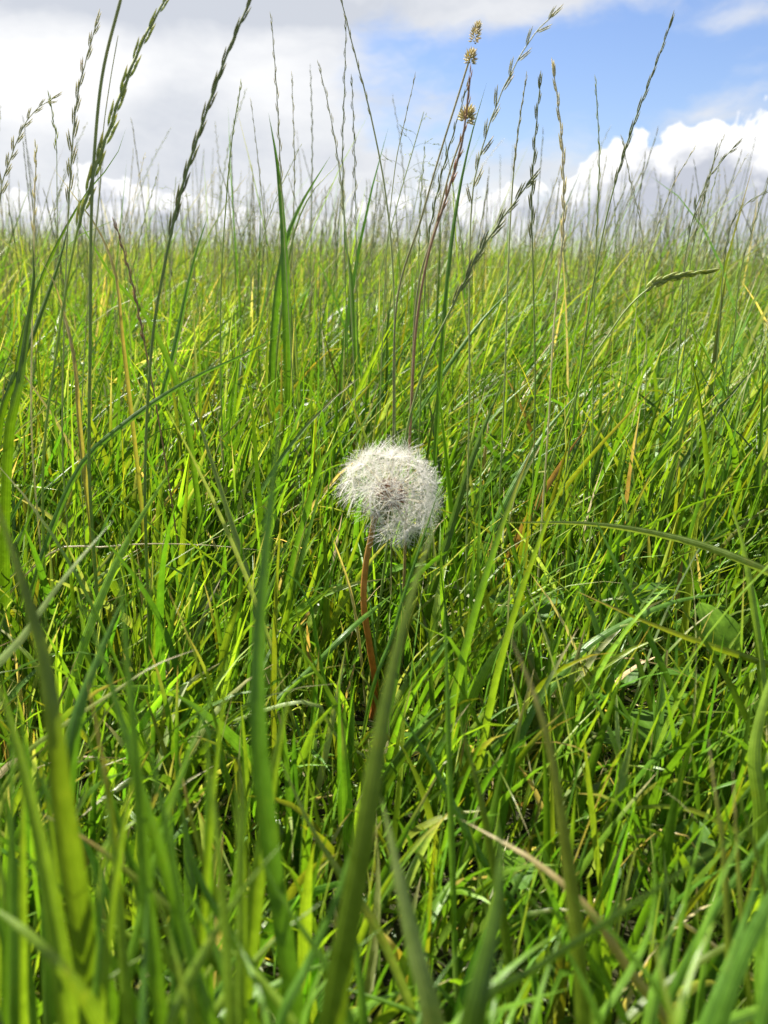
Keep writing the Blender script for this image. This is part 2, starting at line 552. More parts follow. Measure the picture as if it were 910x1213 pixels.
# fine arching fescue threads laced through the sward
X, Y = scatter(.3, 2.2, 2100, .55, .25)
n = len(X); b = palette(n, (20, 26, 3, 14, 24, 3, 16, .5, 0), X, Y)
parts_mid.append(blades(X, Y, rng.uniform(.09, .20, n) * np.interp(Y, [.3, .6, 1], [.75, .9, 1.1]), rng.uniform(.0008, .0014, n), .6, 9, False, b, tips(b, .2), np.abs(rng.normal(.2, .2, n)), rng.normal(1.35, .45, n), kink=.03))
# middle distance
X, Y = scatter(.70, 2.0, 10500, .55, .3)
n = len(X); b = palette(n, W_MAIN, X, Y)
L = height_field(X, Y) * rng.uniform(.5, 1.35, n)
parts_mid.append(blades(X, Y, L, rng.gamma(9, .00029, n) + .0008, .62, 6, False, b, tips(b, .10), np.abs(rng.normal(.26, .24, n)), rng.normal(.80, .50, n), kink=.1))
X, Y = scatter(.72, 2.0, 5500, .55, .3)
n = len(X); b = palette(n, (26, 24, 6, 12, 24, 4, 8, 1, .7), X, Y)
L = height_field(X, Y) * rng.uniform(.3, .8, n)
parts_mid.append(blades(X, Y, L, rng.uniform(.0011, .0026, n), .4, 4, False, b, tips(b, .1), np.abs(rng.normal(.45, .4, n)), rng.normal(.8, .7, n), kink=.12))
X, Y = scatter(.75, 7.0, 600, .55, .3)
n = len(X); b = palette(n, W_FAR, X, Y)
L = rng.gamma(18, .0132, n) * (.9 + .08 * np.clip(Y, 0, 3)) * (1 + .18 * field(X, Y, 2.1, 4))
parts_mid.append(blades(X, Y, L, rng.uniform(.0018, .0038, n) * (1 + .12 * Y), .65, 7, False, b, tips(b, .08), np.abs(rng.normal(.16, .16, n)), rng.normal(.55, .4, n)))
# thin tall shoots that fray the top of the field
X, Y = scatter(1.1, 4.8, 330, .55, .3)
n = len(X); b = palette(n, W_FAR, X, Y)
parts_mid.append(blades(X, Y, rng.gamma(26, .0112, n), rng.uniform(.0011, .0022, n) * (1 + .1 * Y), .6, 7, False, b, tips(b, .2), np.abs(rng.normal(.1, .12, n)), rng.normal(.45, .4, n)))
# far
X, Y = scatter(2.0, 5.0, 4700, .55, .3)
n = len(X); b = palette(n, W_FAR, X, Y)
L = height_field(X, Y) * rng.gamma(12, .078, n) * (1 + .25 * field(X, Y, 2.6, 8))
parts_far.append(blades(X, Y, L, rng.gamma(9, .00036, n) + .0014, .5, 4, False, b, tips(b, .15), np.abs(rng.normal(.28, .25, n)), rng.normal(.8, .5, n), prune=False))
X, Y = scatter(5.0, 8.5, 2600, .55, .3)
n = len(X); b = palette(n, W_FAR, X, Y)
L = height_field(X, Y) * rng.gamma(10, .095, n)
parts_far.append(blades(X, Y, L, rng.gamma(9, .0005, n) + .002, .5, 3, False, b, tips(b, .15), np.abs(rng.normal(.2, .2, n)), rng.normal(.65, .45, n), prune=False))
mass('close_grass', 'thick green sward of tangled blades round the dandelion clock', parts_near)
mass('meadow_grass', 'sunlit yellow green meadow grass filling the middle of the field', parts_mid)
mass('distant_grass', 'pale green grass closing the field under the skyline', parts_far)


# ------------------------------------------------------------------ curves, tubes, single blades
def spline(pts, n):
    """Catmull-Rom through pts, n samples evenly by arc length"""
    P = [np.array(p, float) for p in pts]
    P = [2 * P[0] - P[1]] + P + [2 * P[-1] - P[-2]]
    out = []
    for i in range(1, len(P) - 2):
        a, b_, c, d = P[i - 1:i + 3]
        for k in range(16):
            u = k / 16
            out.append(.5 * (2 * b_ + (c - a) * u + (2 * a - 5 * b_ + 4 * c - d) * u * u + (3 * b_ - a - 3 * c + d) * u ** 3))
    out.append(P[-2])
    out = np.array(out)
    d = np.concatenate([[0], np.cumsum(np.linalg.norm(np.diff(out, axis=0), axis=1))])
    q = np.linspace(0, d[-1], n)
    return np.stack([np.interp(q, d, out[:, k]) for k in range(3)], 1), d[-1]


def tangents(P):
    return unit(np.gradient(P, axis=0))


def frames(P):
    T = tangents(P)
    u = np.cross(T[0], [0.13, 1, .1]); u /= np.linalg.norm(u)
    U = []
    for t_ in T:
        u = u - t_ * np.dot(u, t_); u /= np.linalg.norm(u)
        U.append(u)
    U = np.array(U)
    return T, U, np.cross(T, U)


def tube_arrays(P, r, sides=6):
    T, U, V = frames(P)
    r = np.broadcast_to(np.asarray(r, float), (len(P),))
    a = np.linspace(0, 2 * np.pi, sides, endpoint=False)
    ring = np.cos(a)[None, :, None] * U[:, None] + np.sin(a)[None, :, None] * V[:, None]
    VV = (P[:, None] + ring * r[:, None, None]).reshape(-1, 3)
    i = np.arange(len(P) - 1)[:, None] * sides; j = np.arange(sides)[None]
    Q = np.stack([i + j, i + (j + 1) % sides, i + (j + 1) % sides + sides, i + j + sides], -1).reshape(-1, 4)
    ac = np.tile(np.cos(a), len(P))
    return VV, Q, ac


def grad(cols, s):
    """cols: list of (position, colour)"""
    xs = [c[0] for c in cols]
    return np.stack([np.interp(s, xs, [c[1][k] for c in cols]) for k in range(3)], 1)


def root_points(pts):
    """carry a chain of points on down to the soil"""
    p0, p1 = np.array(pts[0]), np.array(pts[1])
    g0 = gz(p0[0], p0[1])
    if p0[2] - g0 < .006: return [tuple(p) for p in pts]
    d = p0 - p1; d /= np.linalg.norm(d)
    d = d * .55 + np.array([0, .12, -1.0]) * .6
    d /= np.linalg.norm(d)
    if d[2] > -.25: d = np.array([d[0] * .6, .1, -.7]); d /= np.linalg.norm(d)
    h = (p0[2] - g0)
    q = p0 + d * (h / -d[2])
    q[2] = gz(q[0], q[1]) - .003
    mid = (p0 + q) / 2
    mid = mid + np.array([0, 0, .1 * h])
    return [tuple(q), tuple(mid)] + [tuple(p) for p in pts] if h > .05 else [tuple(q)] + [tuple(p) for p in pts]


def blade_mesh(name, pts, width, cols, turn=0.0, twist=.5, fold=.35, nseg=26, shape=1.9, origin=None, wave=0.0):
    P, Ln = spline(pts, nseg + 1)
    T = tangents(P)
    view = unit(P - np.array([0, 0, CAM_Z]))
    S = unit(np.cross(T, view))
    for i in range(1, len(S)):
        if np.dot(S[i], S[i - 1]) < 0: S[i] = -S[i]
    N = unit(np.cross(S, T))
    s = np.linspace(0, 1, nseg + 1)
    a = turn + twist * (s - .6) + wave * np.sin(s * 9)
    S2 = S * np.cos(a)[:, None] + N * np.sin(a)[:, None]
    N2 = unit(np.cross(S2, T))
    prof = np.clip(1 - np.clip((s - .45) / .55, 0, 1) ** shape, .0, 1) * np.interp(s, [0, .25, .5], [.6, .9, 1]) * (1 + .05 * np.sin(s * 23 + width * 1e4))
    hw = width * .5 * prof
    us = np.array([-1, -.5, 0, .5, 1])
    dep = np.abs(us) ** 1.2 * fold
    V = P[:, None] + S2[:, None] * (us[None] * hw[:, None])[..., None] + N2[:, None] * (dep[None] * hw[:, None])[..., None]
    o = P[0] if origin is None else np.array(origin)
    V = V.reshape(-1, 3) - o
    c = len(us)
    i = np.arange(nseg)[:, None] * c; j = np.arange(c - 1)[None]
    Q = np.stack([i + j, i + j + 1, i + j + 1 + c, i + j + c], -1).reshape(-1, 4)
    col = np.repeat(grad(cols, s)[:, None], c, 1)
    col = col * (1 + .06 * rng.normal(size=(nseg + 1, 1, 1)))
    ac = np.tile(us, nseg + 1)
    return np_mesh(name, V, Q, np.clip(col.reshape(-1, 3), .003, .9), ac, M_BLADE), o


COLS = {
    'green': [(0, C(.20, .25, .07)), (.3, GREEN), (1, GREEN * 1.2)],
    'fresh': [(0, C(.22, .28, .08)), (.3, FRESH), (1, FRESH * 1.2)],
    'lime': [(0, C(.22, .28, .06)), (.3, LIME), (1, LIME * 1.1)],
    'dark': [(0, GREEN), (.3, C(.065, .135, .006)), (1, C(.075, .145, .007))],
    'olive': [(0, GREEN), (.3, C(.085, .160, .010)), (1, C(.13, .185, .014))],
    'pale': [(0, GREEN), (.3, C(.17, .25, .05)), (1, C(.22, .29, .08))],
    'strawtip': [(0, GREEN), (.55, FRESH), (.86, OLIVE * 1.2), (.93, C(.5, .33, .12)), (1, STRAW)],
    'browntip': [(0, GREEN), (.6, C(.14, .20, .015)), (.88, C(.20, .22, .04)), (.95, C(.40, .32, .15)), (1, C(.5, .4, .26))],
    'straw': [(0, PALE), (.3, STRAW * .8), (1, STRAW)],
    'yellow': [(0, LIME), (.4, YELLOW * .9), (.85, YELLOW), (1, STRAW)],
    'brown': [(0, OLIVE), (.4, C(.24, .24, .05)), (.75, C(.36, .28, .11)), (1, STRAW)],
}

# photo pixel chains (px, py, distance), foot first; width in metres
BLADES = [
    ('tall upright blade with blurred edge standing left of the dandelion', 'green',
     [(352, 1213, .150), (325, 1040, .155), (306, 880, .16), (306, 760, .165), (316, 640, .17), (334, 478, .18)], .0043, .2),
    ('broad olive blade rising in front of the dandelion head with its tip over the seeds', 'olive',
     [(392, 1213, .135), (425, 1020, .14), (448, 880, .145), (468, 780, .15), (492, 690, .155), (521, 604, .165)], .0054, .25),
    ('blade with pale worn tip curving up beside the dandelion stem', 'browntip',
     [(690, 1213, .150), (682, 1100, .155), (668, 990, .16), (650, 880, .165), (628, 810, .17), (600, 745, .175)], .0036, .3),
    ('brown tipped stalk-like blade lying across the lower grass', 'brown',
     [(790, 1213, .17), (745, 1150, .175), (700, 1080, .18), (640, 1025, .19), (585, 992, .20), (545, 970, .21)], .0025, .2),
    ('pale shining blade pointing up at the bottom edge', 'pale',
     [(512, 1213, .13), (492, 1130, .135), (474, 1050, .14), (462, 990, .145), (451, 942, .15)], .0062, .45),
    ('wide dark green blade beside the pale shining blade', 'dark',
     [(560, 1213, .115), (578, 1130, .12), (590, 1060, .125), (594, 1010, .13), (588, 965, .135)], .0078, .1),
    ('dark olive blade hanging along the left edge of the picture', 'olive',
     [(72, 960, .14), (62, 860, .14), (48, 770, .145), (22, 680, .15), (-12, 570, .16)], .0056, .5),
    ('bright lime blade crossing the bottom left corner', 'lime',
     [(125, 1225, .13), (88, 1165, .13), (48, 1120, .13), (10, 1088, .135), (-50, 1050, .14)], .0042, .2),
    ('broad lime blade leaning left beside the lower left edge', 'lime',
     [(80, 1213, .14), (62, 1080, .145), (38, 960, .15), (10, 850, .155), (-20, 760, .16)], .0050, .35),
    ('slender blurred blade with pointed tip in the lower left tangle', 'fresh',
     [(250, 1213, .15), (205, 1060, .155), (165, 930, .16), (125, 790, .17), (92, 698, .18)], .0030, .3),
    ('thin blade with orange tip in the lower left tangle', 'strawtip',
     [(150, 1213, .155), (140, 1050, .16), (125, 920, .165), (112, 850, .17), (104, 806, .17)], .0026, .4),
    ('upright green blade standing in the lower left tangle', 'fresh',
     [(190, 1213, .14), (172, 1060, .145), (160, 900, .15), (150, 780, .155), (138, 640, .165)], .0036, .5),
    ('wide pale glossy blade leaning right above the left tangle', 'pale',
     [(-40, 830, .24), (20, 762, .245), (60, 705, .25), (100, 655, .26), (136, 615, .27)], .0048, .85),
    ('lime blade standing tall beside the right edge', 'lime',
     [(905, 880, .33), (900, 780, .34), (888, 690, .35), (876, 630, .36), (859, 580, .37)], .0034, .2),
    ('long green blade arching in from the right edge', 'pale',
     [(1030, 860, .33), (990, 760, .33), (945, 700, .33), (880, 665, .34), (800, 638, .36), (700, 621, .38), (588, 619, .40)], .0041, .55),
    ('broad lime blade standing up at the right edge', 'lime',
     [(900, 960, .26), (893, 900, .265), (900, 850, .27), (915, 800, .275), (935, 740, .28)], .0050, .15),
    ('pale green blade arching over the dark hollow', 'pale',
     [(960, 1090, .27), (920, 1020, .27), (870, 985, .275), (810, 958, .28), (745, 960, .29), (686, 982, .30)], .0028, .75),
    ('bleached straw blade lying across the lower right grass', 'straw',
     [(925, 1190, .22), (880, 1150, .225), (850, 1125, .23), (815, 1098, .235), (765, 1072, .24)], .0026, .7),
    ('blurred dark blade slanting across the lower right grass', 'dark',
     [(560, 1205, .125), (640, 1145, .13), (740, 1080, .135), (850, 1005, .14), (940, 950, .145)], .0022, -.5),
    ('upright blade with blunt grey tip in the lower right grass', 'browntip',
     [(862, 1213, .17), (862, 1100, .175), (856, 1000, .18), (846, 930, .185), (838, 868, .19)], .0022, .3),
    ('thin green blade with dry tip next to the blunt tipped blade', 'browntip',
     [(888, 1213, .17), (880, 1110, .175), (873, 1010, .18), (868, 905, .185)], .0019, .5),
    ('dull green blade with dry tip leaning over the lower left grass', 'pale',
     [(450, 1110, .19), (405, 1040, .195), (370, 985, .20), (345, 930, .205), (324, 884, .21)], .0030, .6),
    ('green blade with straw tip slanting through the lower left tangle', 'strawtip',
     [(300, 1213, .165), (240, 1120, .17), (170, 1050, .175), (110, 1000, .18), (46, 962, .185)], .0028, .3),
    ('pale straight blade leaning left above the tangle, tip near the middle grass', 'pale',
     [(298, 700, .44), (280, 640, .45), (258, 570, .46), (235, 500, .47), (219, 455, .48)], .0034, .4),
    ('silvery withered blade with bent brown tip in the left tangle', 'browntip',
     [(20, 905, .27), (70, 862, .275), (130, 822, .28), (185, 787, .285), (234, 769, .29)], .0024, .7),
    ('thin blade with yellow tip standing in the lower left grass', 'strawtip',
     [(290, 1170, .2), (262, 1080, .205), (238, 1010, .21), (222, 950, .215), (212, 893, .22)], .0024, .3),
    ('blurred upright blade crowded beside the tall blade at the bottom', 'fresh',
     [(250, 1225, .13), (222, 1120, .135), (200, 1000, .14), (180, 900, .145), (168, 830, .15)], .0030, .5),
    ('green blade leaning right through the bottom of the picture', 'green',
     [(330, 1213, .14), (360, 1150, .145), (400, 1060, .15), (425, 980, .155), (452, 905, .16)], .0028, .5),
    ('thin straight blade rising past the dandelion stem', 'fresh',
     [(540, 1213, .22), (537, 1080, .23), (533, 950, .24), (530, 820, .25), (526, 705, .26)], .0022, .3),
    ('long thin dark blade rising right of the hollow', 'dark',
     [(712, 940, .38), (713, 860, .385), (714, 790, .39), (712, 730, .395), (708, 668, .40)], .0026, .5),
    ('long green blade slanting down through the right tangle', 'green',
     [(870, 930, .34), (820, 860, .345), (780, 780, .35), (740, 690, .36), (697, 598, .38)], .0030, .3),
    ('dull blade with reddish dry tip lying across the right tangle', 'browntip',
     [(960, 810, .33), (900, 785, .34), (830, 762, .345), (760, 735, .35), (678, 698, .36)], .0036, .5),
    ('green blade arching over the small round leaves', 'green',
     [(580, 890, .34), (640, 830, .345), (690, 770, .35), (740, 738, .355), (800, 712, .36), (868, 702, .37)], .0036, .5),
    ('slim green blade leaning right beneath the dandelion head', 'green',
     [(446, 800, .36), (462, 760, .365), (480, 700, .37), (500, 640, .375), (523, 572, .385)], .0018, .3),
    ('blurred dark blade leaning right beside the dandelion', 'dark',
     [(500, 760, .46), (515, 690, .46), (535, 620, .465), (560, 540, .47), (600, 440, .48)], .0046, .5),
    ('broad blade leaning right behind the dandelion', 'green',
     [(520, 800, .50), (555, 700, .50), (590, 610, .51), (640, 520, .53), (690, 460, .55)], .0048, .5),
    ('dark leaning blade rising from behind the dandelion towards the skyline', 'green',
     [(478, 520, .62), (520, 450, .62), (570, 380, .63), (620, 330, .65)], .0040, .4),
    ('tall green blade on the left edge reaching for the skyline', 'dark',
     [(10, 520, .42), (22, 460, .42), (32, 390, .43), (40, 330, .44), (38, 280, .45)], .0050, .2),
    ('dark green blade behind the left stalks leaning right', 'dark',
     [(0, 500, .5), (20, 440, .5), (45, 380, .52), (70, 310, .54), (85, 250, .56)], .0038, .3),
    ('long thin blade slanting up across the left half', 'green',
     [(40, 690, .42), (90, 560, .43), (150, 500, .44), (225, 450, .46), (300, 415, .48), (345, 385, .5)], .0030, .2),
    ('drooping green blade crossing the left stalks', 'fresh',
     [(228, 545, .5), (222, 500, .5), (215, 470, .5), (196, 420, .5), (170, 370, .5), (135, 330, .5), (110, 290, .5), (88, 250, .5)], .0036, .4),
    ('straight pointed blade rising against the white cloud', 'green',
     [(190, 480, .62), (205, 420, .62), (222, 340, .63), (235, 290, .64), (248, 252, .65)], .0042, .35),
    ('wide upright blade standing above the skyline', 'green',
     [(340, 420, .72), (338, 330, .72), (334, 250, .73), (328, 190, .74), (318, 133, .75)], .0075, .2),
    ('narrow upright blade beside the wide one on the skyline', 'pale',
     [(346, 400, .74), (338, 320, .75), (330, 230, .76), (326, 180, .77)], .0045, .5),
    ('broad blade leaning right above the skyline with a notched tip', 'green',
     [(325, 380, .73), (335, 300, .73), (350, 255, .74), (368, 222, .75), (392, 184, .76)], .0062, .3),
    ('thin blade leaning right off the broad skyline blade', 'pale',
     [(330, 400, .75), (345, 290, .76), (365, 235, .77), (390, 205, .78), (412, 183, .79)], .0030, .4),
    ('short bent blade under the skyline blades', 'fresh',
     [(420, 400, .75), (415, 320, .76), (408, 280, .77), (418, 248, .78)], .0040, .3),
    ('tall thin blade leaning right below the fluffy seed heads', 'green',
     [(520, 460, .50), (530, 330, .50), (540, 250, .51), (556, 170, .52), (577, 97, .53)], .0028, .3),
    ('brown withered blade bent among the left stalks', 'brown',
     [(95, 520, .45), (88, 430, .45), (75, 370, .46), (62, 330, .46), (44, 303, .47)], .0032, .6),
    ('curled brown blade on the left skyline', 'brown',
     [(145, 400, .48), (138, 330, .48), (118, 275, .49), (90, 235, .5), (60, 195, .5)], .0026, .5),
    ('thin dark stem-like blade bending over the left skyline', 'dark',
     [(20, 430, .5), (45, 340, .5), (75, 275, .5), (105, 225, .5), (135, 190, .5), (150, 150, .5)], .0022, .4),
    ('blade with orange scorched side in the left grass', 'yellow',
     [(170, 640, .55), (180, 620, .55), (200, 590, .56), (215, 570, .56), (230, 555, .57)], .0034, .3),
    ('short yellow blade right of the dandelion stem', 'yellow',
     [(507, 850, .45), (510, 810, .45), (516, 770, .455), (524, 740, .46)], .0032, .4),
    ('yellow and white dead blade in the lower left tangle', 'yellow',
     [(112, 1130, .24), (118, 1090, .24), (122, 1050, .245), (124, 1025, .25)], .0042, .5),
    ('yellow and white dead blade at the foot of the broad olive blade', 'yellow',
     [(480, 1150, .23), (462, 1120, .23), (445, 1100, .235), (430, 1082, .24)], .0040, .5),
    ('yellowed blade lying flat left of the olive blade', 'yellow',
     [(290, 985, .32), (330, 965, .32), (365, 948, .325), (405, 940, .33)], .0022, .4),
    ('white glossy blade tip beside the dandelion stem', 'straw',
     [(419, 720, .43), (412, 690, .43), (402, 660, .425), (395, 640, .415), (389, 620, .42)], .0022, .8),
    ('thin dry horizontal straw left of the dandelion', 'straw',
     [(60, 655, .44), (120, 648, .44), (180, 644, .445), (250, 646, .45), (310, 652, .45)], .0011, .4),
    ('reddish dry blade tip standing in the middle grass', 'brown',
     [(572, 560, .62), (575, 530, .62), (578, 505, .62), (577, 480, .63)], .0034, .3),
    ('green blade crossing low behind the stem base', 'green',
     [(240, 880, .37), (300, 850, .37), (360, 800, .38), (420, 740, .39), (470, 700, .45)], .0034, .5),
    ('pale blade fallen across the stem base', 'pale',
     [(360, 830, .34), (400, 875, .34), (450, 905, .34), (500, 945, .34), (560, 1000, .33)], .0020, .6),
    ('green blade leaning left in the middle of the bottom grass', 'green',
     [(640, 1110, .24), (600, 1060, .245), (560, 1000, .25), (520, 920, .26), (466, 830, .27)], .0026, .3),
    ('straight olive blade standing over the bottom right grass', 'olive',
     [(600, 1120, .2), (585, 1030, .205), (570, 950, .21), (555, 890, .215), (540, 830, .22)], .0028, .4),
    ('blurred green blade leaning at the bottom right corner', 'green',
     [(830, 1225, .14), (860, 1150, .145), (885, 1080, .15), (905, 1010, .155)], .0036, .4),
    ('fresh blade curving through the bottom right corner', 'fresh',
     [(700, 1225, .16), (740, 1160, .165), (770, 1100, .17), (775, 1030, .175), (770, 960, .18)], .0022, .5),
    ('low blade with frayed tip over the dark hollow', 'olive',
     [(610, 985, .33), (660, 955, .33), (710, 930, .335), (760, 918, .34), (806, 908, .345)], .0034, .4),
    ('curved pale blade rising out of the dark hollow', 'pale',
     [(660, 850, .37), (700, 868, .37), (735, 868, .37), (760, 855, .375), (782, 838, .38)], .0022, .6),
    ('wide blurred green blade behind the left edge tangle', 'green',
     [(60, 1040, .2), (75, 950, .205), (90, 850, .21), (120, 770, .22), (150, 700, .23)], .0060, .4),
    ('blurred lime blade leaning left at the bottom', 'fresh',
     [(420, 1225, .135), (390, 1150, .14), (350, 1090, .145), (320, 1040, .15), (300, 990, .155)], .0026, .4),
    ('green blade leaning left at the bottom of the left tangle', 'green',
     [(340, 1225, .15), (280, 1120, .155), (235, 1040, .16), (215, 960, .165), (205, 890, .17)], .0030, .5),
]
for i, (label, ck, chain, wd, turn) in enumerate(BLADES):
    pts = [tuple(at(*c)) for c in chain]
    pts = root_points(pts)
    me, o = blade_mesh('grass_blade', pts, wd, COLS[ck], turn=turn, twist=random.uniform(-.7, .7), fold=random.uniform(.25, .5), shape=1.7 if 'wide' in label or 'broad' in label else 2.1)
    ob = link(bpy.data.objects.new('grass_shoot', me)); ob.location = o
    set_props(ob, label, 'grass blade', 'single grass blades standing out of the sward')


crowd = []
for k in range(84):
    q = random.random()
    if k < 44: bx = random.uniform(-60, 300); top = random.uniform(760, 1120)
    elif k < 70: bx = random.uniform(230, 950); top = random.uniform(1020, 1170)
    else: bx = random.uniform(700, 960); top = random.uniform(900, 1120)
    Yb = random.uniform(.115, .19)
    lean = random.gauss(-10, 70) if k < 44 else random.gauss(10, 90)
    y_ = [1235, 1235 - (1235 - top) * .4, 1235 - (1235 - top) * .75, top]
    x_ = [bx, bx + lean * .3, bx + lean * .7, bx + lean * 1.1]
    crowd.append((x_, y_, Yb, random.choice(['fresh', 'green', 'lime', 'lime', 'fresh', 'fresh', 'olive', 'fresh']), random.uniform(.0020, .0046), random.uniform(0, .9)))
for x_, y_, Yb, ck, wd, turn in crowd:
    pts = root_points([tuple(at(x_[j], y_[j], Yb + .006 * j)) for j in range(4)])
    me, o = blade_mesh('grass_blade', pts, wd, COLS[ck], turn=turn, twist=random.uniform(-.8, .8), fold=random.uniform(.25, .5))
    ob = link(bpy.data.objects.new('grass_shoot', me)); ob.location = o
    tone = {'fresh': 'fresh green', 'green': 'mid green', 'lime': 'lime green', 'olive': 'olive', 'browntip': 'brown tipped', 'dark': 'dark green', 'pale': 'pale green'}[ck]
    where = ('under the left edge' if x_[0] < 60 else 'in the lower left tangle' if x_[0] < 300 else 'below the dandelion' if x_[0] < 520
             else 'right of the pale shining blade' if x_[0] < 720 else 'in the lower right corner')
    form = 'broad' if wd > .0037 else 'narrow' if wd < .0029 else 'middling'
    pose = 'leaning left' if x_[3] < x_[0] - 35 else 'leaning right' if x_[3] > x_[0] + 35 else 'upright'
    tall = 'tall' if y_[3] < 960 else 'short'
    set_props(ob, '%s %s %s blurred blade %s %s' % (tall, form, tone, pose, where), 'grass blade', 'blurred blades crowding close to the viewer')

# ------------------------------------------------------------------ seeding stalks
def husk_mesh(name, length, width, cols, florets=4, spread=.10, awn=0.0):
    length *= 1.2; width *= .66
    """one spikelet: overlapping pointed florets on a short axis along +Z, leaning to +X"""
    Vs, Qs, Cs, As = [], [], [], []; off = 0
    for k in range(florets):
        f = k / max(1, florets - 1)
        z0 = f * length * .52
        fl = length * (.55 if florets > 1 else 1.0)
        side = (1 if k % 2 else -1)
        n = 5
        s = np.linspace(0, 1, n)
        r = np.sin(np.pi * np.clip(s, 0, 1) ** .75) ** .8 * width * .30 + 1e-5
        P = np.stack([side * width * .2 + side * s * fl * spread * (1 - .4 * f), np.zeros(n), z0 + s * fl], 1)
        VV, Q, ac = tube_arrays(P, r, 5)
        VV[:, 1] *= .7
        Vs.append(VV); Qs.append(Q + off); As.append(ac); off += len(VV)
        Cs.append(np.repeat(grad(cols, s), 5, 0) * random.uniform(.85, 1.15))
    return np_mesh(name, np.concatenate(Vs), np.concatenate(Qs), np.clip(np.concatenate(Cs), 0, .9), np.concatenate(As), M_HUSK)


HUSKS = {
    'green': [(0, C(.24, .32, .08)), (.6, C(.42, .46, .17)), (1, C(.58, .55, .30))],
    'grey': [(0, C(.30, .33, .18)), (.6, C(.46, .44, .30)), (1, C(.58, .53, .40))],
    'dark': [(0, C(.18, .22, .09)), (.6, C(.27, .28, .15)), (1, C(.40, .37, .22))],
    'straw': [(0, C(.48, .45, .26)), (.6, C(.70, .64, .46)), (1, C(.80, .75, .60))],
    'purple': [(0, C(.26, .18, .11)), (.6, C(.40, .26, .18)), (1, C(.52, .38, .28))],
    'tan': [(0, C(.36, .33, .20)), (.6, C(.58, .51, .36)), (1, C(.74, .67, .52))],
}
STEMS = {
    'green': [(0, C(.18, .30, .04)), (.6, C(.26, .36, .08)), (1, C(.34, .39, .15))],
    'dark': [(0, C(.15, .26, .03)), (.6, C(.19, .27, .07)), (1, C(.25, .28, .12))],
    'grey': [(0, C(.20, .31, .06)), (.6, C(.34, .39, .17)), (1, C(.42, .42, .28))],
    'straw': [(0, C(.38, .4, .18)), (.6, C(.6, .56, .36)), (1, C(.7, .64, .46))],
    'purple': [(0, C(.19, .20, .05)), (.5, C(.30, .20, .11)), (1, C(.32, .21, .14))],
    'tan': [(0, C(.15, .2, .05)), (.6, C(.22, .23, .11)), (1, C(.38, .34, .2))],
}


def to_matrix(pos, zdir, xdir):
    z = Vector(zdir).normalized(); x = Vector(xdir); x = (x - z * x.dot(z)).normalized()
    y = z.cross(x)
    M = Matrix((x, y, z)).transposed().to_4x4()
    M.translation = Vector(pos)
    return M


def joined_head(P, head_from, size, width, openness, cols, spacing, florets=3, zig=.5, side_dir=None):
    """spikelets set alternately along the top of a stalk, as arrays"""
    Ls = np.concatenate([[0], np.cumsum(np.linalg.norm(np.diff(P, axis=0), axis=1))])
    T, U, V = frames(P)
    if side_dir is None: side_dir = np.array([1.0, .25, 0])
    q = np.arange(Ls[-1] * head_from, Ls[-1] - size * .3, spacing)
    out = []
    for k, d in enumerate(q):
        p = np.array([np.interp(d, Ls, P[:, j]) for j in range(3)])
        i = min(len(T) - 1, int(np.searchsorted(Ls, d)))
        t_ = T[i]; sd_ = side_dir - t_ * np.dot(side_dir, t_); sd_ /= np.linalg.norm(sd_)
        sg = 1 if k % 2 else -1
        op = openness * random.uniform(.35, .95)
        zd = t_ * math.cos(op) + sd_ * sg * math.sin(op)
        f = d / Ls[-1]
        sc = 1 - .35 * max(0, (f - .85) / .15)
        out.append((to_matrix(p + sd_ * sg * width * .05, zd, sd_ * sg), sc * random.uniform(.88, 1.1)))
    # the last spikelet ends the stalk
    out.append((to_matrix(P[-1] - T[-1] * size * .35, T[-1], side_dir), .8))
    return out


def husk_arrays(me):
    n = len(me.vertices); v = np.zeros(n * 3, np.float32); me.vertices.foreach_get('co', v)
    q = np.zeros(len(me.loops), np.int32); me.loops.foreach_get('vertex_index', q)
    c = np.zeros(n * 4, np.float32); me.color_attributes['tint'].data.foreach_get('color', c)
    a = np.zeros(n, np.float32); me.attributes['across'].data.foreach_get('value', a)
    return v.reshape(-1, 3), q.reshape(-1, 4), c.reshape(-1, 4)[:, :3], a


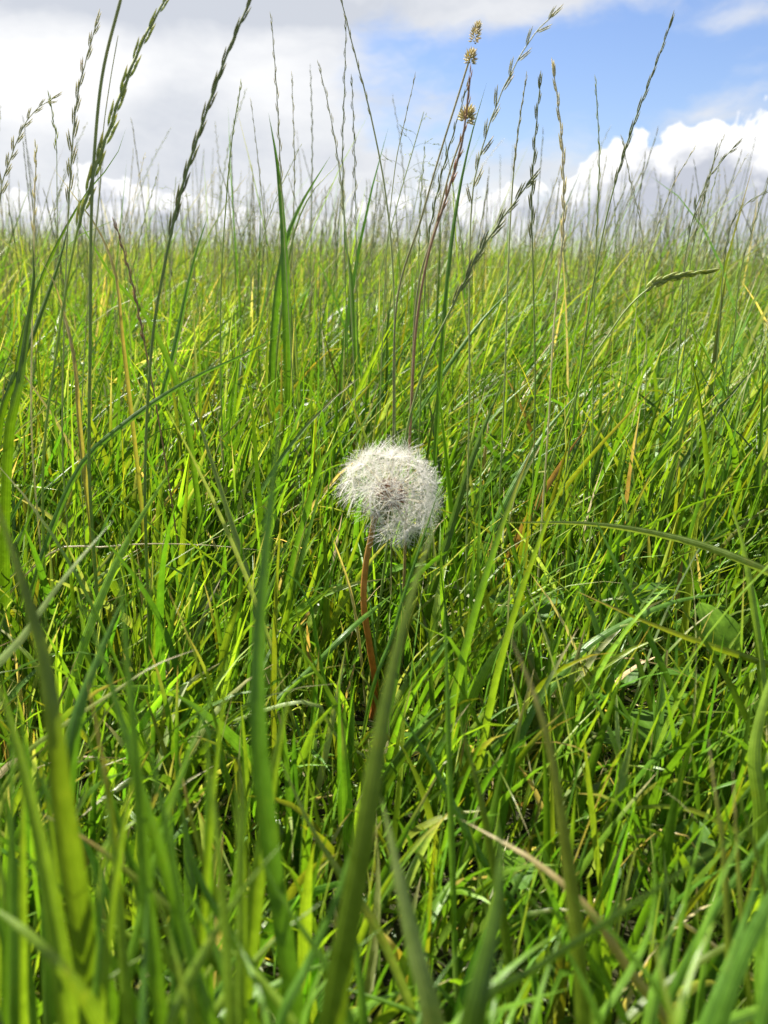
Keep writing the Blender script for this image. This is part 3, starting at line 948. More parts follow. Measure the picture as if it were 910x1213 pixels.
def stalk_parts(pts, r0, r1, ck, head_from, size, width, openness, spacing, florets=3, separate=False, root=None, wave=.0, head_name='seed_head'):
    n = max(24, int(len(pts) * 9))
    P, Ln = spline(pts, n)
    s = np.linspace(0, 1, n)
    if wave:                                              # zigzag axis through the spike
        T, U, V = frames(P)
        amp = np.clip((s - head_from) / .05, 0, 1) * wave
        n2 = max(n, int(Ln * (1 - head_from) / spacing * 3 + 24))
        P2, _ = spline(pts, n2); s2 = np.linspace(0, 1, n2)
        T, U, V = frames(P2)
        amp = np.clip((s2 - head_from) / .03, 0, 1) * wave
        side = np.array([1.0, .25, 0]); sd_ = unit(side[None] - T * (T @ side)[:, None])
        P = P2 + sd_ * (amp * np.sin(np.pi * s2 * Ln / spacing))[:, None]
        n, s = n2, s2
    o = P[0].copy()
    e = link(bpy.data.objects.new('stalk', None)) if root is None else root
    e.empty_display_size = .01
    e.location = o
    rad = .95 * np.interp(s, [0, head_from, 1], [r0, (r0 + r1) / 2, r1])
    VV, Q, ac = tube_arrays(P - o, rad, 8)
    col = np.repeat(grad(STEMS[ck], s), 8, 0)
    me = np_mesh('stem', VV, Q, col, ac, M_STEM)
    link(bpy.data.objects.new('stem', me), e)
    if head_from >= 1: return e
    hm = [husk_mesh('spikelet', size, width, HUSKS[ck], florets) for _ in range(3)]
    places = joined_head(P - o, head_from, size, width, openness, ck, spacing)
    if separate:
        for k, (M, sc) in enumerate(places):
            ob = link(bpy.data.objects.new('spikelet', hm[k % 3]), e)
            ob.matrix_local = M @ Matrix.Scale(sc, 4)
    else:
        Vs, Qs, Cs, As = [], [], [], []; off = 0
        hs = [husk_arrays(h) for h in hm]
        for k, (M, sc) in enumerate(places):
            v, q, c, a = hs[k % 3]
            Mn = np.array(M)
            Vs.append((v * sc) @ Mn[:3, :3].T + Mn[:3, 3]); Qs.append(q + off); Cs.append(c); As.append(a); off += len(v)
        me = np_mesh(head_name, np.concatenate(Vs), np.concatenate(Qs), np.concatenate(Cs), np.concatenate(As), M_HUSK)
        link(bpy.data.objects.new(head_name, me), e)
        for h in hm: bpy.data.meshes.remove(h)
    return e


# name, label, chain (px, py, distance) foot first, colour, radius mm, head start, spikelet length mm, width mm, openness, spacing mm, separate
STALKS = [
    ('ryegrass_stalk', 'thick dark ryegrass spike leaning right and running off the top of the picture',
     [(172, 560, .40), (180, 410, .40), (196, 310, .40), (215, 225, .40), (242, 140, .40), (270, 62, .40), (302, -12, .40)], 'dark', .9, .50, 10, 2.2, .08, 6.0, True),
    ('ryegrass_stalk', 'large green ryegrass spike with plump overlapping spikelets, its tip cut by the top edge',
     [(52, 540, .42), (68, 410, .42), (86, 300, .42), (101, 240, .42), (116, 192, .42), (133, 143, .42), (152, 90, .42), (175, 38, .42), (200, -8, .42)], 'green', .8, .50, 13, 3.4, .14, 7.5, True),
    ('bare_grass_stalk', 'straight dark bare grass stem running off the top beside the large green spike',
     [(106, 560, .42), (107, 400, .42), (108, 270, .42), (112, 180, .42), (122, 85, .42), (146, -12, .42)], 'dark', 1.0, 1.0, 1, 1, 1, 1, False),
    ('ryegrass_stalk', 'slender purplish grey ryegrass spike left of the bare dark stem',
     [(74, 520, .46), (78, 330, .46), (84, 200, .46), (91, 120, .46), (101, 75, .46), (115, 26, .46)], 'grey', .55, .58, 9, 1.8, .26, 6.0, True),
    ('ryegrass_stalk', 'nodding grey ryegrass spike bending right near the left edge',
     [(-10, 420, .48), (0, 240, .48), (12, 190, .48), (28, 150, .48), (45, 128, .48), (66, 115, .48)], 'grey', .45, .55, 7, 1.6, .42, 4.4, True),
    ('ryegrass_stalk', 'short drooping green seed spike hanging beside the nodding grey spike',
     [(72, 420, .55), (68, 260, .55), (67, 170, .55), (62, 138, .55), (60, 120, .55)], 'green', .3, .80, 9, 2.0, .2, 6.0, False),
    ('ryegrass_stalk', 'thin wavy ryegrass spike rising alone over the wide skyline blade',
     [(345, 420, .62), (338, 300, .62), (332, 190, .62), (328, 110, .62), (322, 26, .62)], 'grey', .5, .50, 9, 1.6, .12, 8.0, False),
    ('ryegrass_stalk', 'thin wavy ryegrass spike standing behind the wide skyline blade',
     [(352, 420, .75), (347, 300, .75), (349, 200, .75), (346, 94, .75)], 'grey', .5, .58, 9, 1.5, .12, 9.0, False),
    ('ryegrass_stalk', 'long bare-topped stalk bending left to touch the top edge of the picture',
     [(468, 480, .52), (466, 330, .52), (457, 230, .52), (440, 140, .52), (420, 62, .52), (404, -2, .52)], 'grey', .6, .72, 8, 1.4, .06, 8.0, False),
    ('ryegrass_stalk', 'thin spike leaning left beneath the blue gap in the clouds',
     [(420, 450, .64), (412, 300, .64), (402, 200, .64), (390, 130, .64), (379, 82, .64)], 'grey', .5, .55, 9, 1.7, .16, 8.0, False),
    ('ryegrass_stalk', 'upright wavy spike just left of the stalk that touches the top edge',
     [(412, 430, .66), (408, 280, .66), (406, 180, .66), (408, 110, .66), (410, 32, .66)], 'dark', .5, .45, 9, 1.5, .14, 8.5, False),
    ('ryegrass_stalk', 'knobbly dark spike right of the upright wavy spike',
     [(424, 430, .70), (422, 280, .70), (420, 180, .70), (417, 98, .70)], 'dark', .5, .5, 9, 1.8, .2, 8.0, False),
    ('ryegrass_stalk', 'straight green stalk with narrow spike leaning right over the left skyline',
     [(262, 460, .58), (262, 340, .58), (268, 240, .58), (275, 165, .58), (285, 104, .58)], 'green', .6, .66, 8, 1.4, .1, 6.5, False),
    ('ryegrass_stalk', 'thin grey stalk left of the wide skyline blade, leaning left',
     [(322, 440, .75), (316, 300, .75), (308, 210, .75), (298, 124, .75)], 'grey', .4, .7, 8, 1.2, .08, 8.0, False),
    ('cocksfoot_stalk', 'x', None, 'tan', .55, 1.0, 1, 1, 1, 1, False),
    ('ryegrass_stalk', 'open ryegrass spike with spread spikelets arching right against the blue sky',
     [(556, 470, .46), (556, 330, .46), (560, 230, .46), (573, 170, .46), (590, 120, .46), (610, 78, .46), (632, 42, .46), (656, 17, .46)], 'grey', .55, .50, 9.5, 1.9, .42, 7.5, True),
    ('ryegrass_stalk', 'reddish brown stalk with closed spike in front of the fluffy seed head',
     [(488, 470, .45), (494, 380, .45), (508, 300, .45), (530, 230, .45), (548, 165, .45), (557, 92, .45)], 'purple', .9, .55, 9, 2.2, .1, 6.0, False),
    ('ryegrass_stalk', 'thin dark spike leaning right beside the reddish brown stalk',
     [(500, 430, .50), (506, 300, .50), (520, 220, .50), (535, 165, .50), (552, 108, .50)], 'dark', .5, .45, 9, 1.9, .14, 7.0, False),
    ('ryegrass_stalk', 'dark zigzag spike standing upright against the blue sky',
     [(634, 460, .50), (632, 340, .50), (630, 240, .50), (634, 165, .50), (640, 98, .50)], 'dark', .55, .50, 9, 2.1, .18, 7.5, True),
    ('ryegrass_stalk', 'smooth narrow stalk left of the dark zigzag spike',
     [(598, 450, .54), (602, 320, .54), (608, 210, .54), (616, 140, .54), (623, 96, .54)], 'grey', .6, .70, 8, 1.5, .05, 5.0, False),
    ('ryegrass_stalk', 'bleached straw coloured spike standing upright against the blue sky',
     [(650, 500, .48), (656, 390, .48), (666, 290, .48), (668, 220, .48), (664, 150, .48), (656, 84, .48)], 'straw', .6, .46, 9.5, 2.2, .12, 7.0, True),
    ('ryegrass_stalk', 'thin pale stalk rising between the straw coloured spike and the bright cumulus',
     [(702, 520, .55), (703, 400, .55), (706, 300, .55), (710, 190, .55), (706, 100, .55)], 'green', .5, .58, 8, 1.4, .1, 6.5, False),
    ('ryegrass_stalk', 'tall closed spike leaning right in front of the bright cumulus',
     [(690, 420, .50), (706, 320, .50), (724, 235, .50), (748, 155, .50), (772, 90, .50), (795, 27, .50)], 'dark', .55, .52, 9, 1.8, .08, 6.0, True),
    ('ryegrass_stalk', 'dark forked spike under the bright cumulus',
     [(806, 400, .60), (810, 320, .60), (822, 255, .60), (838, 215, .60), (854, 192, .60), (872, 172, .60)], 'dark', .55, .50, 9, 2.0, .34, 8.0, True),
    ('ryegrass_stalk', 'closed dark spike twinned with the forked spike under the cumulus',
     [(812, 400, .61), (818, 310, .61), (832, 245, .61), (841, 210, .61), (848, 180, .61)], 'dark', .5, .5, 9, 1.7, .1, 7.0, False),
    ('ryegrass_stalk', 'bristly dark green spike slanting right across the middle skyline',
     [(480, 520, .44), (505, 430, .44), (535, 365, .44), (565, 305, .44), (596, 258, .44), (629, 214, .44)], 'dark', .8, .50, 11, 2.6, .22, 7.0, True),
    ('brome_stalk', 'stalk bent over with a plump olive seed spike lying level on the right',
     [(690, 450, .52), (722, 395, .52), (748, 360, .52), (778, 336, .52), (806, 327, .52), (838, 322, .52)], 'green', .7, .62, 11, 6.6, .2, 4.6, True),
    ('ryegrass_stalk', 'spike arching in from the right edge above the skyline',
     [(850, 420, .6), (856, 330, .6), (866, 268, .6), (888, 238, .6), (915, 226, .6)], 'dark', .5, .5, 9, 1.8, .25, 8.0, False),
    ('ryegrass_stalk', 'leaning spike cut by the right edge at the skyline',
     [(868, 420, .6), (876, 330, .6), (892, 270, .6), (915, 200, .6)], 'dark', .5, .5, 9, 1.8, .2, 8.0, False),
    ('ryegrass_stalk', 'bare thin stalk leaning right between the wavy spikes and the fluffy heads',
     [(452, 430, .62), (458, 300, .62), (468, 200, .62), (478, 150, .62), (491, 94, .62)], 'grey', .45, .8, 7, 1.1, .05, 8.0, False),
    ('ryegrass_stalk', 'thin yellowish spike with a fat lower bud near the left edge',
     [(38, 520, .46), (38, 400, .46), (40, 300, .46), (41, 240, .46), (43, 180, .46)], 'straw', .6, .72, 9, 2.0, .08, 8.0, False),
    ('ryegrass_stalk', 'reddish spike leaning left in the left grass',
     [(185, 480, .5), (170, 400, .5), (158, 340, .5), (147, 300, .5), (138, 268, .5)], 'purple', .6, .35, 8, 2.2, .12, 5.0, False),
    ('ryegrass_stalk', 'small pale spike leaning right at the foot of the cumulus',
     [(745, 430, .66), (760, 330, .66), (775, 280, .66), (796, 222, .66), (820, 180, .66)], 'grey', .45, .5, 8, 1.3, .06, 7.0, False),
    ('ryegrass_stalk', 'slender spike leaning left at the foot of the cumulus',
     [(766, 430, .66), (764, 320, .66), (758, 260, .66), (746, 210, .66), (738, 168, .66)], 'grey', .45, .5, 8, 1.7, .25, 8.0, False),
    ('bare_grass_stalk', 'thin bare stem standing beside the large green spike and touching its side',
     [(96, 520, .47), (104, 360, .47), (117, 240, .47), (122, 160, .47), (130, 100, .47), (140, 42, .47)], 'grey', .35, 1.0, 1, 1, 1, 1, False),
]


def cluster_mesh(n, rad, length, seed):
    r_ = random.Random(seed)
    Vs, Qs, Cs, As = [], [], [], []; off = 0
    for k in range(n):
        z = 1 - 1.75 * (k + .5) / n
        a = k * 2.399963
        q = math.sqrt(max(0, 1 - z * z))
        d = np.array([q * math.cos(a), q * math.sin(a), z * .8 + .35]); d /= np.linalg.norm(d)
        p0 = d * rad * .35 + np.array([0, 0, (z) * length * .35])
        ln = rad * r_.uniform(.75, 1.15)
        s = np.linspace(0, 1, 4)
        P = p0[None] + d[None] * (s[:, None] * ln) + np.array([0, 0, 1])[None] * (s[:, None] ** 2 * ln * .25)
        rr = np.sin(np.pi * s ** .7) * rad * .15 + 1e-5
        VV, Q, ac = tube_arrays(P, rr, 4)
        Vs.append(VV); Qs.append(Q + off); As.append(ac); off += len(VV)
        Cs.append(np.repeat(grad(HUSKS['tan'], s), 4, 0) * r_.uniform(.75, 1.25))
    return np_mesh('flower_cluster', np.concatenate(Vs), np.concatenate(Qs), np.clip(np.concatenate(Cs), 0, .9), np.concatenate(As), M_HUSK)


for nm, label, chain, ck, rmm, hf, sl, sw, op, sp, sep_ in STALKS:
    if chain is None: continue
    pts = root_points([tuple(at(*c)) for c in chain])
    # head share is given for the chain in view; rescale to the whole stalk
    tot = spline(pts, 40)[1]; vis = spline([tuple(at(*c)) for c in chain], 40)[1]
    hf2 = 1.0 if hf >= 1 else 1 - (1 - hf) * vis / tot
    e = stalk_parts(pts, rmm / 1000, rmm * .45 / 1000, ck, hf2, sl / 1000, sw / 1000, op, sp / 1000,
                    florets=5 if sep_ else 3, separate=sep_, wave=0 if hf >= 1 else min(sw, 2.0) * .00007)
    e.name = nm
    set_props(e, label, 'grass stalk', 'seeding grass stalks standing above the meadow')

# cocksfoot with two fluffy clusters, and a second with one
for label, chain, cl in (
    ('cocksfoot stalk with two fluffy tan seed clusters against the blue sky',
     [(466, 520, .46), (470, 360, .46), (498, 262, .46), (522, 180, .46), (544, 110, .46), (560, 58, .46)], [(563, 42, .0023, .0100, 60), (557, 70, .0029, .0042, 36)]),
    ('shorter cocksfoot stalk with one round tan seed cluster beside the reddish stalk',
     [(486, 500, .47), (494, 350, .47), (516, 268, .47), (534, 200, .47), (551, 152, .47)], [(553, 140, .0036, .0044, 48)])):
    pts = root_points([tuple(at(*c)) for c in chain])
    e = stalk_parts(pts, .0006, .00035, 'tan', 1.0, 1, 1, 1, 1)
    e.name = 'cocksfoot_stalk'
    set_props(e, label, 'grass stalk', 'seeding grass stalks standing above the meadow')
    Y = chain[0][2]
    for j, (px, py, rad, ln, k) in enumerate(cl):
        ob = link(bpy.data.objects.new('flower_cluster', cluster_mesh(k, rad, ln, j)), e)
        ob.location = at(px, py, Y) - e.location
        ob.rotation_euler = (0, R(14), 0)

# random thin stalks: eight patterns, copied
patterns = []
for k in range(10):
    h = 1.0
    bend_ = float(np.clip(rng.normal(0, .05), -.05, .055))
    ptsk = [(0, 0, 0), (bend_ * .2, 0, .3 * h), (bend_ * 1.0, .01, .6 * h), (bend_ * 2.2, .02, .85 * h), (bend_ * 3.4, .03, 1.0 * h)]
    ptsk = [tuple(np.array(q) * .40) for q in ptsk]
    ck = ['grey', 'green', 'dark', 'grey', 'green', 'grey', 'straw', 'green', 'dark', 'grey'][k]
    e = stalk_parts(ptsk, .0006, .0003, ck, .62 + .12 * rng.random(), .0095, .0017 + .0008 * rng.random(), .06 + .25 * rng.random(), .0075, florets=2, wave=.00018)
    patterns.append(e)


def panicle_parts(h, seed):
    """airy meadow-grass head: thin side branches each ending in small spikelets"""
    r_ = random.Random(seed)
    pts_ = [(0, 0, 0), (.004, 0, h * .35), (.012, .002, h * .7), (.03, .004, h)]
    e = stalk_parts(pts_, .0006, .00025, 'green', 1.0, 1, 1, 1, 1)
    P, Ln = spline(pts_, 40)
    hm = husk_mesh('tmp', .0055, .0016, HUSKS['green'], 2)
    hv, hq, hc, ha = husk_arrays(hm); bpy.data.meshes.remove(hm)
    Vs, Qs, Cs, As = [], [], [], []; off = 0
    for k in range(16):
        f = .72 + .28 * k / 16
        p = P[int(f * 39)]
        a = k * 2.4
        ln = h * .085 * (1 - .75 * (k / 16)) * r_.uniform(.8, 1.2)
        d = np.array([math.cos(a), math.sin(a), .9])
        B = np.array([p + d * ln * s_ + np.array([0, 0, -1]) * ln * .5 * s_ * s_ for s_ in np.linspace(0, 1, 4)])
        VV, Q, ac = tube_arrays(B, .00012, 3)
        Vs.append(VV); Qs.append(Q + off); As.append(ac); off += len(VV); Cs.append(np.tile(C(.14, .18, .05), (len(VV), 1)))
        for m_ in range(3):
            M = np.array(to_matrix(B[-1 - (m_ > 1)] + np.array([r_.uniform(-1, 1), r_.uniform(-1, 1), r_.uniform(-1, .3)]) * .0015, (d[0] + r_.uniform(-.6, .6), d[1], .3 + r_.uniform(-.8, .8)), (0.3, 1, .2)))
            Vs.append(hv @ M[:3, :3].T + M[:3, 3]); Qs.append(hq + off); Cs.append(hc); As.append(ha); off += len(hv)
    me = np_mesh('seed_head', np.concatenate(Vs), np.concatenate(Qs), np.concatenate(Cs), np.concatenate(As), M_HUSK)
    link(bpy.data.objects.new('seed_head', me), e)
    return e


pan = [panicle_parts(.36, s_) for s_ in (1, 2, 3)]


def copy_thing(src, name, loc, rz, tilt, sc, label, group):
    c = src.copy(); link(c); c.name = name
    c.location = loc; c.rotation_euler = (tilt[0], tilt[1], rz); c.scale = (sc, sc, sc)
    set_props(c, label, 'grass stalk', group)
    for ch in src.children:
        d = ch.copy(); link(d); d.parent = c
    return c


def spot(x, y):
    px = 455 + FPX * x / y
    return ('at the left edge of the skyline' if px < 130 else 'under the white cloud' if px < 330 else 'on the middle skyline' if px < 520 else
            'around the reddish brown stalk' if px < 680 else 'in front of the bright cumulus' if px < 830 else 'by the right edge of the skyline')


cnt = 0
while cnt < 215:
    Y = rng.uniform(.75, 3.4) if cnt < 150 else rng.uniform(3.4, 5)
    Xp = rng.uniform(-.5, .5)
    X = Xp * Y
    # tallest towards the left, lower on the right
    h = rng.normal(.36, .055) * (1.03 - .06 * Xp)
    h = max(.25, h) + .018 * max(0, Y - 1)
    if Y < 1.1: h = min(h, .34)
    k = cnt % 10
    sc = h / .40; tl = float(np.clip(rng.normal(.07, .11), -.13, .27))
    loc = (X, Y, gz(X, Y) - .003)
    copy_thing(patterns[k], 'ryegrass_stalk', loc, rng.uniform(-.4, .4), (rng.normal(0, .05), tl), sc,
               'thin %s ryegrass stalk %s %s' % (
                   ['greyish', 'green', 'dark', 'greyish', 'green', 'greyish', 'straw', 'green', 'dark', 'greyish'][k],
                   'leaning right' if tl > .10 else 'leaning left' if tl < .0 else 'standing upright', spot(X, Y)), 'thin ryegrass stalks along the skyline')
    cnt += 1
for k in range(26):
    Y = rng.uniform(.7, 2.6); X = rng.uniform(-.48, .5) * Y
    if k < 3: X, Y = [(-.262, 1.05), (-.2, .95), (.10, .9)][k]
    copy_thing(pan[k % 3], 'meadow_grass_stalk', (X, Y, gz(X, Y) - .003), rng.uniform(0, 6), (0, rng.normal(.05, .07)), rng.uniform(.85, 1.05),
               'thin meadow grass stalk with airy seed head %s' % spot(X, Y), 'airy headed grass stalks along the skyline')
for e in patterns + pan:
    for ch in list(e.children): bpy.data.objects.remove(ch)
    bpy.data.objects.remove(e)

# the farther stalks nobody could count, as one mass
Vs, Qs, Cs, As = [], [], [], []; off = 0
hm = husk_mesh('tmp', .010, .0026, HUSKS['grey'], 1)
hv, hq, hc, ha = husk_arrays(hm); bpy.data.meshes.remove(hm)
for k in range(2900):
    Y = rng.uniform(2.0, 6.5) if k > 650 else rng.uniform(1.1, 2.8); X = rng.uniform(-.55, .55) * Y
    h = max(.22, rng.normal(.33, .07))
    if k <= 650: h *= .86
    g0 = gz(X, Y)
    az, ln_ = rng.uniform(0, 6.28), abs(rng.normal(.10, .1))
    if rng.random() < .5: az = rng.normal(0, .6)
    s_ = np.linspace(0, 1, 7)
    P = np.stack([X + math.cos(az) * h * ln_ * s_ ** 1.6, Y + math.sin(az) * h * ln_ * s_ ** 1.6, g0 + h * s_ * (1 - .1 * ln_)], 1)
    VV, Q, ac = tube_arrays(P, np.interp(s_, [0, 1], [.0008, .0005]) * (1 + .12 * Y), 3)
    col = rng.choice(3); base = [C(.16, .2, .07), C(.22, .22, .12), C(.11, .15, .04)][col]
    Vs.append(VV); Qs.append(Q + off); As.append(ac); Cs.append(np.tile(base, (len(VV), 1))); off += len(VV)
    T = tangents(P)
    for j in range(9 if Y < 6 else 6):
        f = 1 - .32 * j / 9
        p = np.array([np.interp(f, s_, P[:, q]) for q in range(3)])
        sg = 1 if j % 2 else -1
        M = np.array(to_matrix(p, T[-1] + np.array([sg * .2, 0, 0]), (sg, .3, 0)))
        zs = (1 + .10 * Y)
        v = hv * np.array([zs, zs, 1.15])
        Vs.append(v @ M[:3, :3].T + M[:3, 3]); Qs.append(hq + off); As.append(ha)
        Cs.append(hc * (.7 + .5 * (col == 1))); off += len(hv)
me = np_mesh('seeding_grass', np.concatenate(Vs), np.concatenate(Qs), np.clip(np.concatenate(Cs), 0, .8), np.concatenate(As), M_HUSK)
set_props(link(bpy.data.objects.new('seeding_grass', me)), 'hazy fringe of far seeding stalks along the skyline', 'grass', kind='stuff')


# ------------------------------------------------------------------ dandelion clock
def simple_mesh(name, V, F, mat, smooth=True):
    me = bpy.data.meshes.new(name)
    me.from_pydata([tuple(map(float, v)) for v in V], [], [tuple(map(int, f)) for f in F])
    if smooth: me.shade_smooth()
    me.materials.append(mat)
    return me


base_pts = [at(438, 905, .435), at(441, 850, .432), at(445, 815, .430), at(438, 765, .427), at(431, 715, .424), at(433, 672, .422), at(439, 640, .42), at(444, 615, .42), at(450, 598, .42)]
base_pts = [(base_pts[0].x, base_pts[0].y, gz(base_pts[0].x, base_pts[0].y) - .002)] + [tuple(b_) for b_ in base_pts[1:]]
root = link(bpy.data.objects.new('dandelion', None)); root.empty_display_size = .02
root.location = base_pts[0]
set_props(root, 'dandelion clock with round white seed head on a reddish brown stem', 'dandelion')
P, Ln = spline(base_pts, 46)
o = P[0].copy(); s = np.linspace(0, 1, 46)
rad = np.interp(s, [0, .3, .9, .97, 1], [.0018, .0017, .0015, .0018, .0028])
rad = rad * (1 + .03 * np.sin(s * 40))
VV, Q, ac = tube_arrays(P - o, rad, 14)
col = np.repeat(grad([(0, C(.36, .15, .03)), (.3, C(.42, .17, .03)), (.6, C(.46, .22, .05)), (.85, C(.36, .21, .06)), (1, C(.16, .15, .06))], s), 14, 0)
M_DSTEM = leaf_material('dandelion_stem_skin', rough=.42, trans=.22, veins=20, bump=.08)
link(bpy.data.objects.new('stem', np_mesh('stem', VV, Q, col, ac, M_DSTEM)), root)

headc = Vector(HEAD_C)
axis = (headc + Vector((.0025, -.001, .004)) - Vector(P[-1])).normalized()
ax = np.array(axis); 
rec_c = Vector(P[-1]) + axis * .0085
# receptacle: a flattened dome flaring out of the stem top
s = np.linspace(0, 1, 16)
prof_r = np.interp(s, [0, .2, .45, .65, .85, 1], [.0028, .0046, .0060, .0058, .0040, .0003])
prof_z = np.interp(s, [0, .2, .45, .65, .85, 1], [-.001, .002, .0045, .0072, .0092, .0098])
PP = np.array(P[-1])[None] + ax[None] * prof_z[:, None]
VV, Q, ac = tube_arrays(PP - o, prof_r, 18)
col = np.repeat(grad([(0, C(.16, .17, .06)), (.35, C(.2, .18, .08)), (.5, C(.40, .32, .2)), (1, C(.42, .34, .24))], s), 18, 0)
link(bpy.data.objects.new('receptacle', np_mesh('receptacle', VV, Q, col, ac, M_STEM)), root)
# reflexed bracts
q0 = axis.to_track_quat('Z', 'Y')
for k in range(15):
    a = k * 2 * math.pi / 15 + .2
    dirp = np.array(q0 @ Vector((math.cos(a), math.sin(a), 0)))
    b0 = np.array(P[-1]) - o + ax * .002 + dirp * .0040
    ln = .0095 * random.uniform(.7, 1.1)
    pts_ = [b0, b0 + dirp * ln * .3 - ax * ln * .1, b0 + dirp * ln * .5 - ax * ln * .45, b0 + dirp * ln * .42 - ax * ln * .95]
    Pb, _ = spline(pts_, 8)
    Tb = tangents(Pb); Sb = unit(np.cross(Tb, dirp[None] + 1e-4)); sb = np.linspace(0, 1, 8)
    hw = .0011 * (1 - sb ** 2.2) + 1e-5
    V = np.stack([Pb - Sb * hw[:, None], Pb + dirp * .0003, Pb + Sb * hw[:, None]], 1).reshape(-1, 3)
    i = np.arange(7)[:, None] * 3; j = np.arange(2)[None]
    Qb = np.stack([i + j, i + j + 1, i + j + 4, i + j + 3], -1).reshape(-1, 4)
    colb = np.repeat(grad([(0, C(.14, .19, .06)), (.7, C(.16, .15, .07)), (1, C(.22, .12, .09))], sb), 3, 0)
    link(bpy.data.objects.new('bract', np_mesh('bract', V, Qb, colb, np.tile([-1, 0, 1.], 8), M_LEAF)), root)

# seed: achene + beak along +Z (origin at its foot); pappus: tuft of hairs
def seed_mesh():
    s_ = np.linspace(0, 1, 7)
    Pz = np.stack([0 * s_, 0 * s_, s_ * .0036], 1)
    r_ = np.interp(s_, [0, .15, .5, .8, 1], [.00015, .00035, .00055, .00042, .00012])
    V1, Q1, _ = tube_arrays(Pz, r_, 6)
    s2 = np.linspace(0, 1, 5)
    Pb = np.stack([.0005 * np.sin(s2 * 2.2), 0 * s2, .0036 + s2 * .0088], 1)
    V2, Q2, _ = tube_arrays(Pb, np.interp(s2, [0, 1], [.00015, .0001]), 4)
    me = bpy.data.meshes.new('seed')
    me.from_pydata([tuple(map(float, v)) for v in np.concatenate([V1, V2])], [], [tuple(map(int, f)) for f in np.concatenate([Q1, Q2 + len(V1)])])
    me.shade_smooth()
    me.materials.append(M_ACHENE); me.materials.append(M_BEAK)
    mi = np.zeros(len(me.polygons), np.int32); mi[len(Q1):] = 1
    me.polygons.foreach_set('material_index', mi)
    return me


def pappus_mesh(seed, nh=27, ln=.0092, op=1.08):
    r_ = np.random.default_rng(seed)
    V, F = [], []
    for k in range(nh):
        a = k * 2.39996 + r_.normal(0, .15)
        o_ = op + r_.normal(0, .08)
        l = ln * r_.uniform(.86, 1.08)
        side = np.array([math.cos(a), math.sin(a), 0.0])
        perp = np.array([-math.sin(a), math.cos(a), 0.0])
        pts_ = []
        nseg = 4
        for i in range(nseg + 1):
            u = i / nseg
            oo = o_ + .18 * (u - .5)
            pts_.append(side * math.sin(oo) * l * u + np.array([0, 0, 1]) * math.cos(oo) * l * u + perp * .0002 * r_.normal() * u)
        b0 = len(V)
        for i, p_ in enumerate(pts_):
            wd = .000062 * (1 - .5 * i / nseg)
            n3 = [perp, -perp * .5 + np.array([0, 0, .86]), -perp * .5 - np.array([0, 0, .86])]
            for v3 in n3: V.append(p_ + v3 * wd)
        for i in range(nseg):
            for j in range(3):
                F.append((b0 + i * 3 + j, b0 + i * 3 + (j + 1) % 3, b0 + (i + 1) * 3 + (j + 1) % 3, b0 + (i + 1) * 3 + j))
    return simple_mesh('pappus', V, F, M_HAIR)


sm = seed_mesh()
pms = [pappus_mesh(k, op=1.08 + .05 * k) for k in range(4)]
NS = 98
cap = math.cos(R(124))
rc = Vector(np.array(P[-1]) - o) + axis * .0082
for k in range(NS):
    cz = 1 - (1 - cap) * (k + .5) / NS
    a = k * 2.399963
    q = math.sqrt(1 - cz * cz)
    d = q0 @ Vector((q * math.cos(a), q * math.sin(a), cz))
    d = (d + Vector(rng.normal(0, .09, 3))).normalized()
    if random.random() < .04: continue
    if d.x < -.25 and d.z < -.35: continue
    foot = rc + d * .0040 - axis * .0008
    sc = random.uniform(1.06, 1.36)
    M = to_matrix(foot, d, Vector(rng.normal(0, 1, 3)))
    so = link(bpy.data.objects.new('seed', sm), root); so.matrix_local = M @ Matrix.Scale(sc, 4)
    po = link(bpy.data.objects.new('pappus', pms[k % 4]), so)
    po.location = (.0004, 0, .0124)
    po.rotation_euler = (random.gauss(0, .12), random.gauss(0, .12), random.uniform(0, 6.28))


# ------------------------------------------------------------------ broad leaved plants low in the sward
def leaf_arrays(length, width, kind='oval', cup=.12, seed=0):
    """one leaf blade lying along +Y, foot at the origin"""
    nv, nu = 12, 7
    s_ = np.linspace(0, 1, nv)
    if kind == 'oval': pr = np.sin(np.pi * s_ ** .8) ** .65
    elif kind == 'heart': pr = np.clip(np.sin(np.pi * (s_ * .93 + .05) ** .62), 0, 1) ** .6
    else: pr = np.interp(s_, [0, .3, .75, .9, 1], [.12, .3, 1, .85, 0]) * (1 + .35 * np.sin(s_ * 30))
    us = np.linspace(-1, 1, nu)
    r_ = np.random.default_rng(seed)
    V = np.zeros((nv, nu, 3))
    V[..., 0] = us[None] * pr[:, None] * width / 2
    V[..., 1] = s_[:, None] * length
    V[..., 2] = np.abs(us[None]) ** 1.3 * cup * width * pr[:, None] - (s_[:, None] - .3) ** 2 * length * .35 + r_.normal(0, .012 * width, (nv, nu))
    i = np.arange(nv - 1)[:, None] * nu; j = np.arange(nu - 1)[None]
    Q = np.stack([i + j, i + j + 1, i + j + 1 + nu, i + j + nu], -1).reshape(-1, 4)
    return V.reshape(-1, 3), Q, np.tile(us, nv), s_, nu


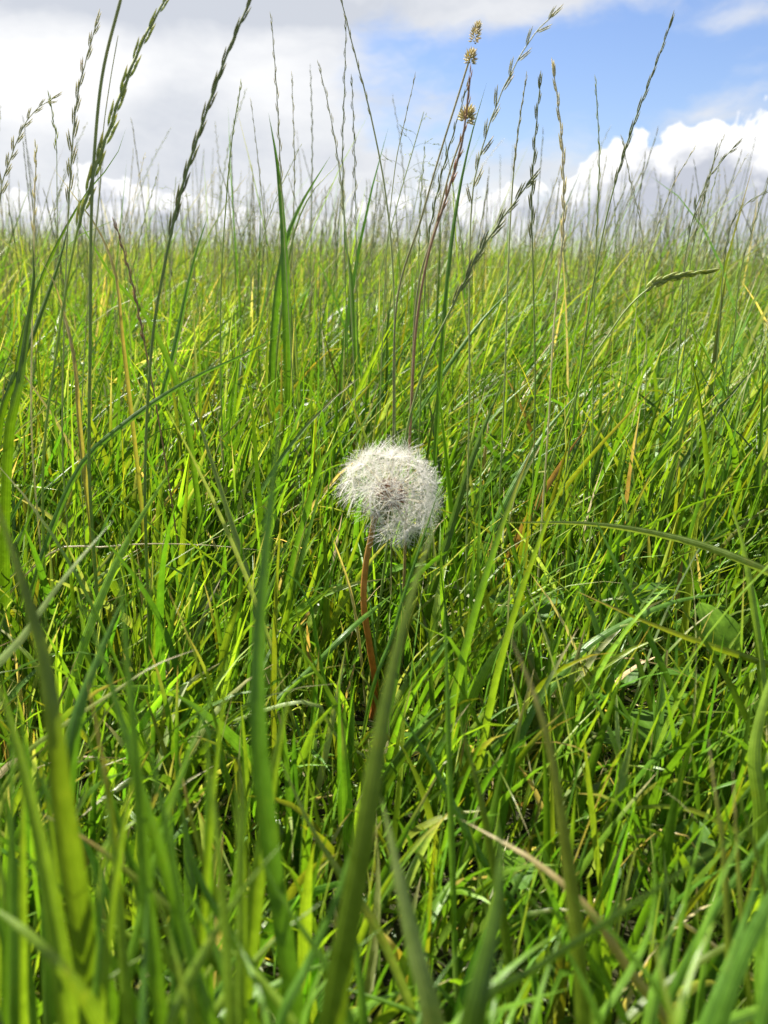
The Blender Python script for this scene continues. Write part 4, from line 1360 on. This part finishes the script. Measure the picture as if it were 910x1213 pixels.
def leafy_plant(name, label, cat, leaves, group=None):
    """leaves: (px, py, height above soil, length, width, yaw, pitch, roll, kind, colour)"""
    pos = []
    leaves = [(l_[0], l_[1], l_[2] * 1.45 + .014, l_[3] * 1.1, l_[4] * 1.1) + tuple(l_[5:]) for l_ in leaves]
    for lf in leaves:
        d = ray(lf[0], lf[1]); tt_ = (CAM_Z - lf[2]) / -d.z
        pos.append(Vector((0, 0, CAM_Z)) + d * tt_)
    c = sum(pos, Vector()) / len(pos)
    e = link(bpy.data.objects.new(name, None)); e.empty_display_size = .01
    e.location = (c.x, c.y, gz(c.x, c.y))
    set_props(e, label, cat, group)
    for k, (lf, p_) in enumerate(zip(leaves, pos)):
        _, _, h, ln, wd, yaw, pit, rol, kind, cl = lf
        V, Q, ac, s_, nu = leaf_arrays(ln, wd, kind, seed=k)
        col = np.repeat(grad([(0, cl * 1.5), (.2, cl), (.85, cl), (1, cl * 1.1)], s_), nu, 0)
        lo = link(bpy.data.objects.new('leaf', np_mesh('leaf', V, Q, np.clip(col, 0, .8), ac, M_LEAF)), e)
        lo.rotation_euler = (pit, rol, yaw)
        Rm = lo.rotation_euler.to_matrix()
        foot = p_ - Rm @ Vector((0, ln * .5, 0))
        lo.location = foot - e.location
        fp = np.array(foot - e.location)
        A = [(0, 0, -.002), tuple(fp * .5 + np.array([0, 0, .004])), tuple(fp)]
        PP_, _ = spline(A, 8)
        VV, Q, ac2 = tube_arrays(PP_, .0006, 5)
        link(bpy.data.objects.new('leaf_stalk', np_mesh('leaf_stalk', VV, Q, np.tile(cl * 1.3, (len(VV), 1)), ac2, M_STEM)), e)


LG, LG2 = C(.062, .145, .012), C(.12, .24, .012)
leafy_plant('broad_leaf_plant', 'low plant with a round reddish veined leaf by the right edge', 'plant',
            [(848, 742, .045, .024, .021, .4, .9, 0, 'heart', LG2), (812, 800, .03, .022, .016, 1.4, .3, .2, 'oval', LG), (775, 700, .045, .02, .014, -.9, .4, 0, 'oval', LG)])
leafy_plant('broad_leaf_plant', 'low plant with dull spreading leaves right of the dandelion', 'plant',
            [(612, 742, .03, .026, .017, .0, .9, -.2, 'oval', LG), (650, 715, .035, .024, .015, -.7, .6, 0, 'oval', LG), (585, 715, .03, .024, .014, .9, .5, 0, 'oval', LG)])
leafy_plant('clover', 'small clover with pale round leaflets under the dry tipped blade', 'clover',
            [(727, 780, .03, .014, .010, .1, 1.1, 0, 'heart', LG2), (745, 797, .022, .012, .010, -.6, .6, 0, 'heart', LG), (712, 800, .022, .012, .010, .9, .6, 0, 'heart', LG)])
leafy_plant('clover', 'tiny clover with rounded leaflets at the foot of the dandelion', 'clover',
            [(500, 862, .02, .012, .010, .2, .9, 0, 'heart', LG2), (492, 878, .018, .011, .009, 1.1, .7, 0, 'heart', LG), (512, 872, .018, .011, .009, -.9, .7, 0, 'heart', LG2)])
leafy_plant('broad_leaf_plant', 'low leafy plant in the dark hollow at lower right', 'plant',
            [(770, 860, .02, .026, .020, .4, .4, 0, 'oval', DARK * 1.4), (805, 835, .02, .024, .018, -.6, .4, 0, 'oval', DARK * 1.4), (740, 880, .015, .024, .016, 1.3, .3, 0, 'oval', LG), (820, 1000, .012, .022, .016, -.4, .6, .2, 'oval', LG)])
leafy_plant('clover', 'clover with crowded small leaflets in the lower middle grass', 'clover',
            [(606, 1020, .014, .011, .009, .3, .6, 0, 'heart', LG2), (590, 1035, .014, .010, .008, 1.3, .6, 0, 'heart', LG), (622, 1035, .014, .010, .008, -.9, .6, 0, 'heart', LG), (520, 880, .018, .013, .011, -.2, .7, 0, 'heart', LG2)])
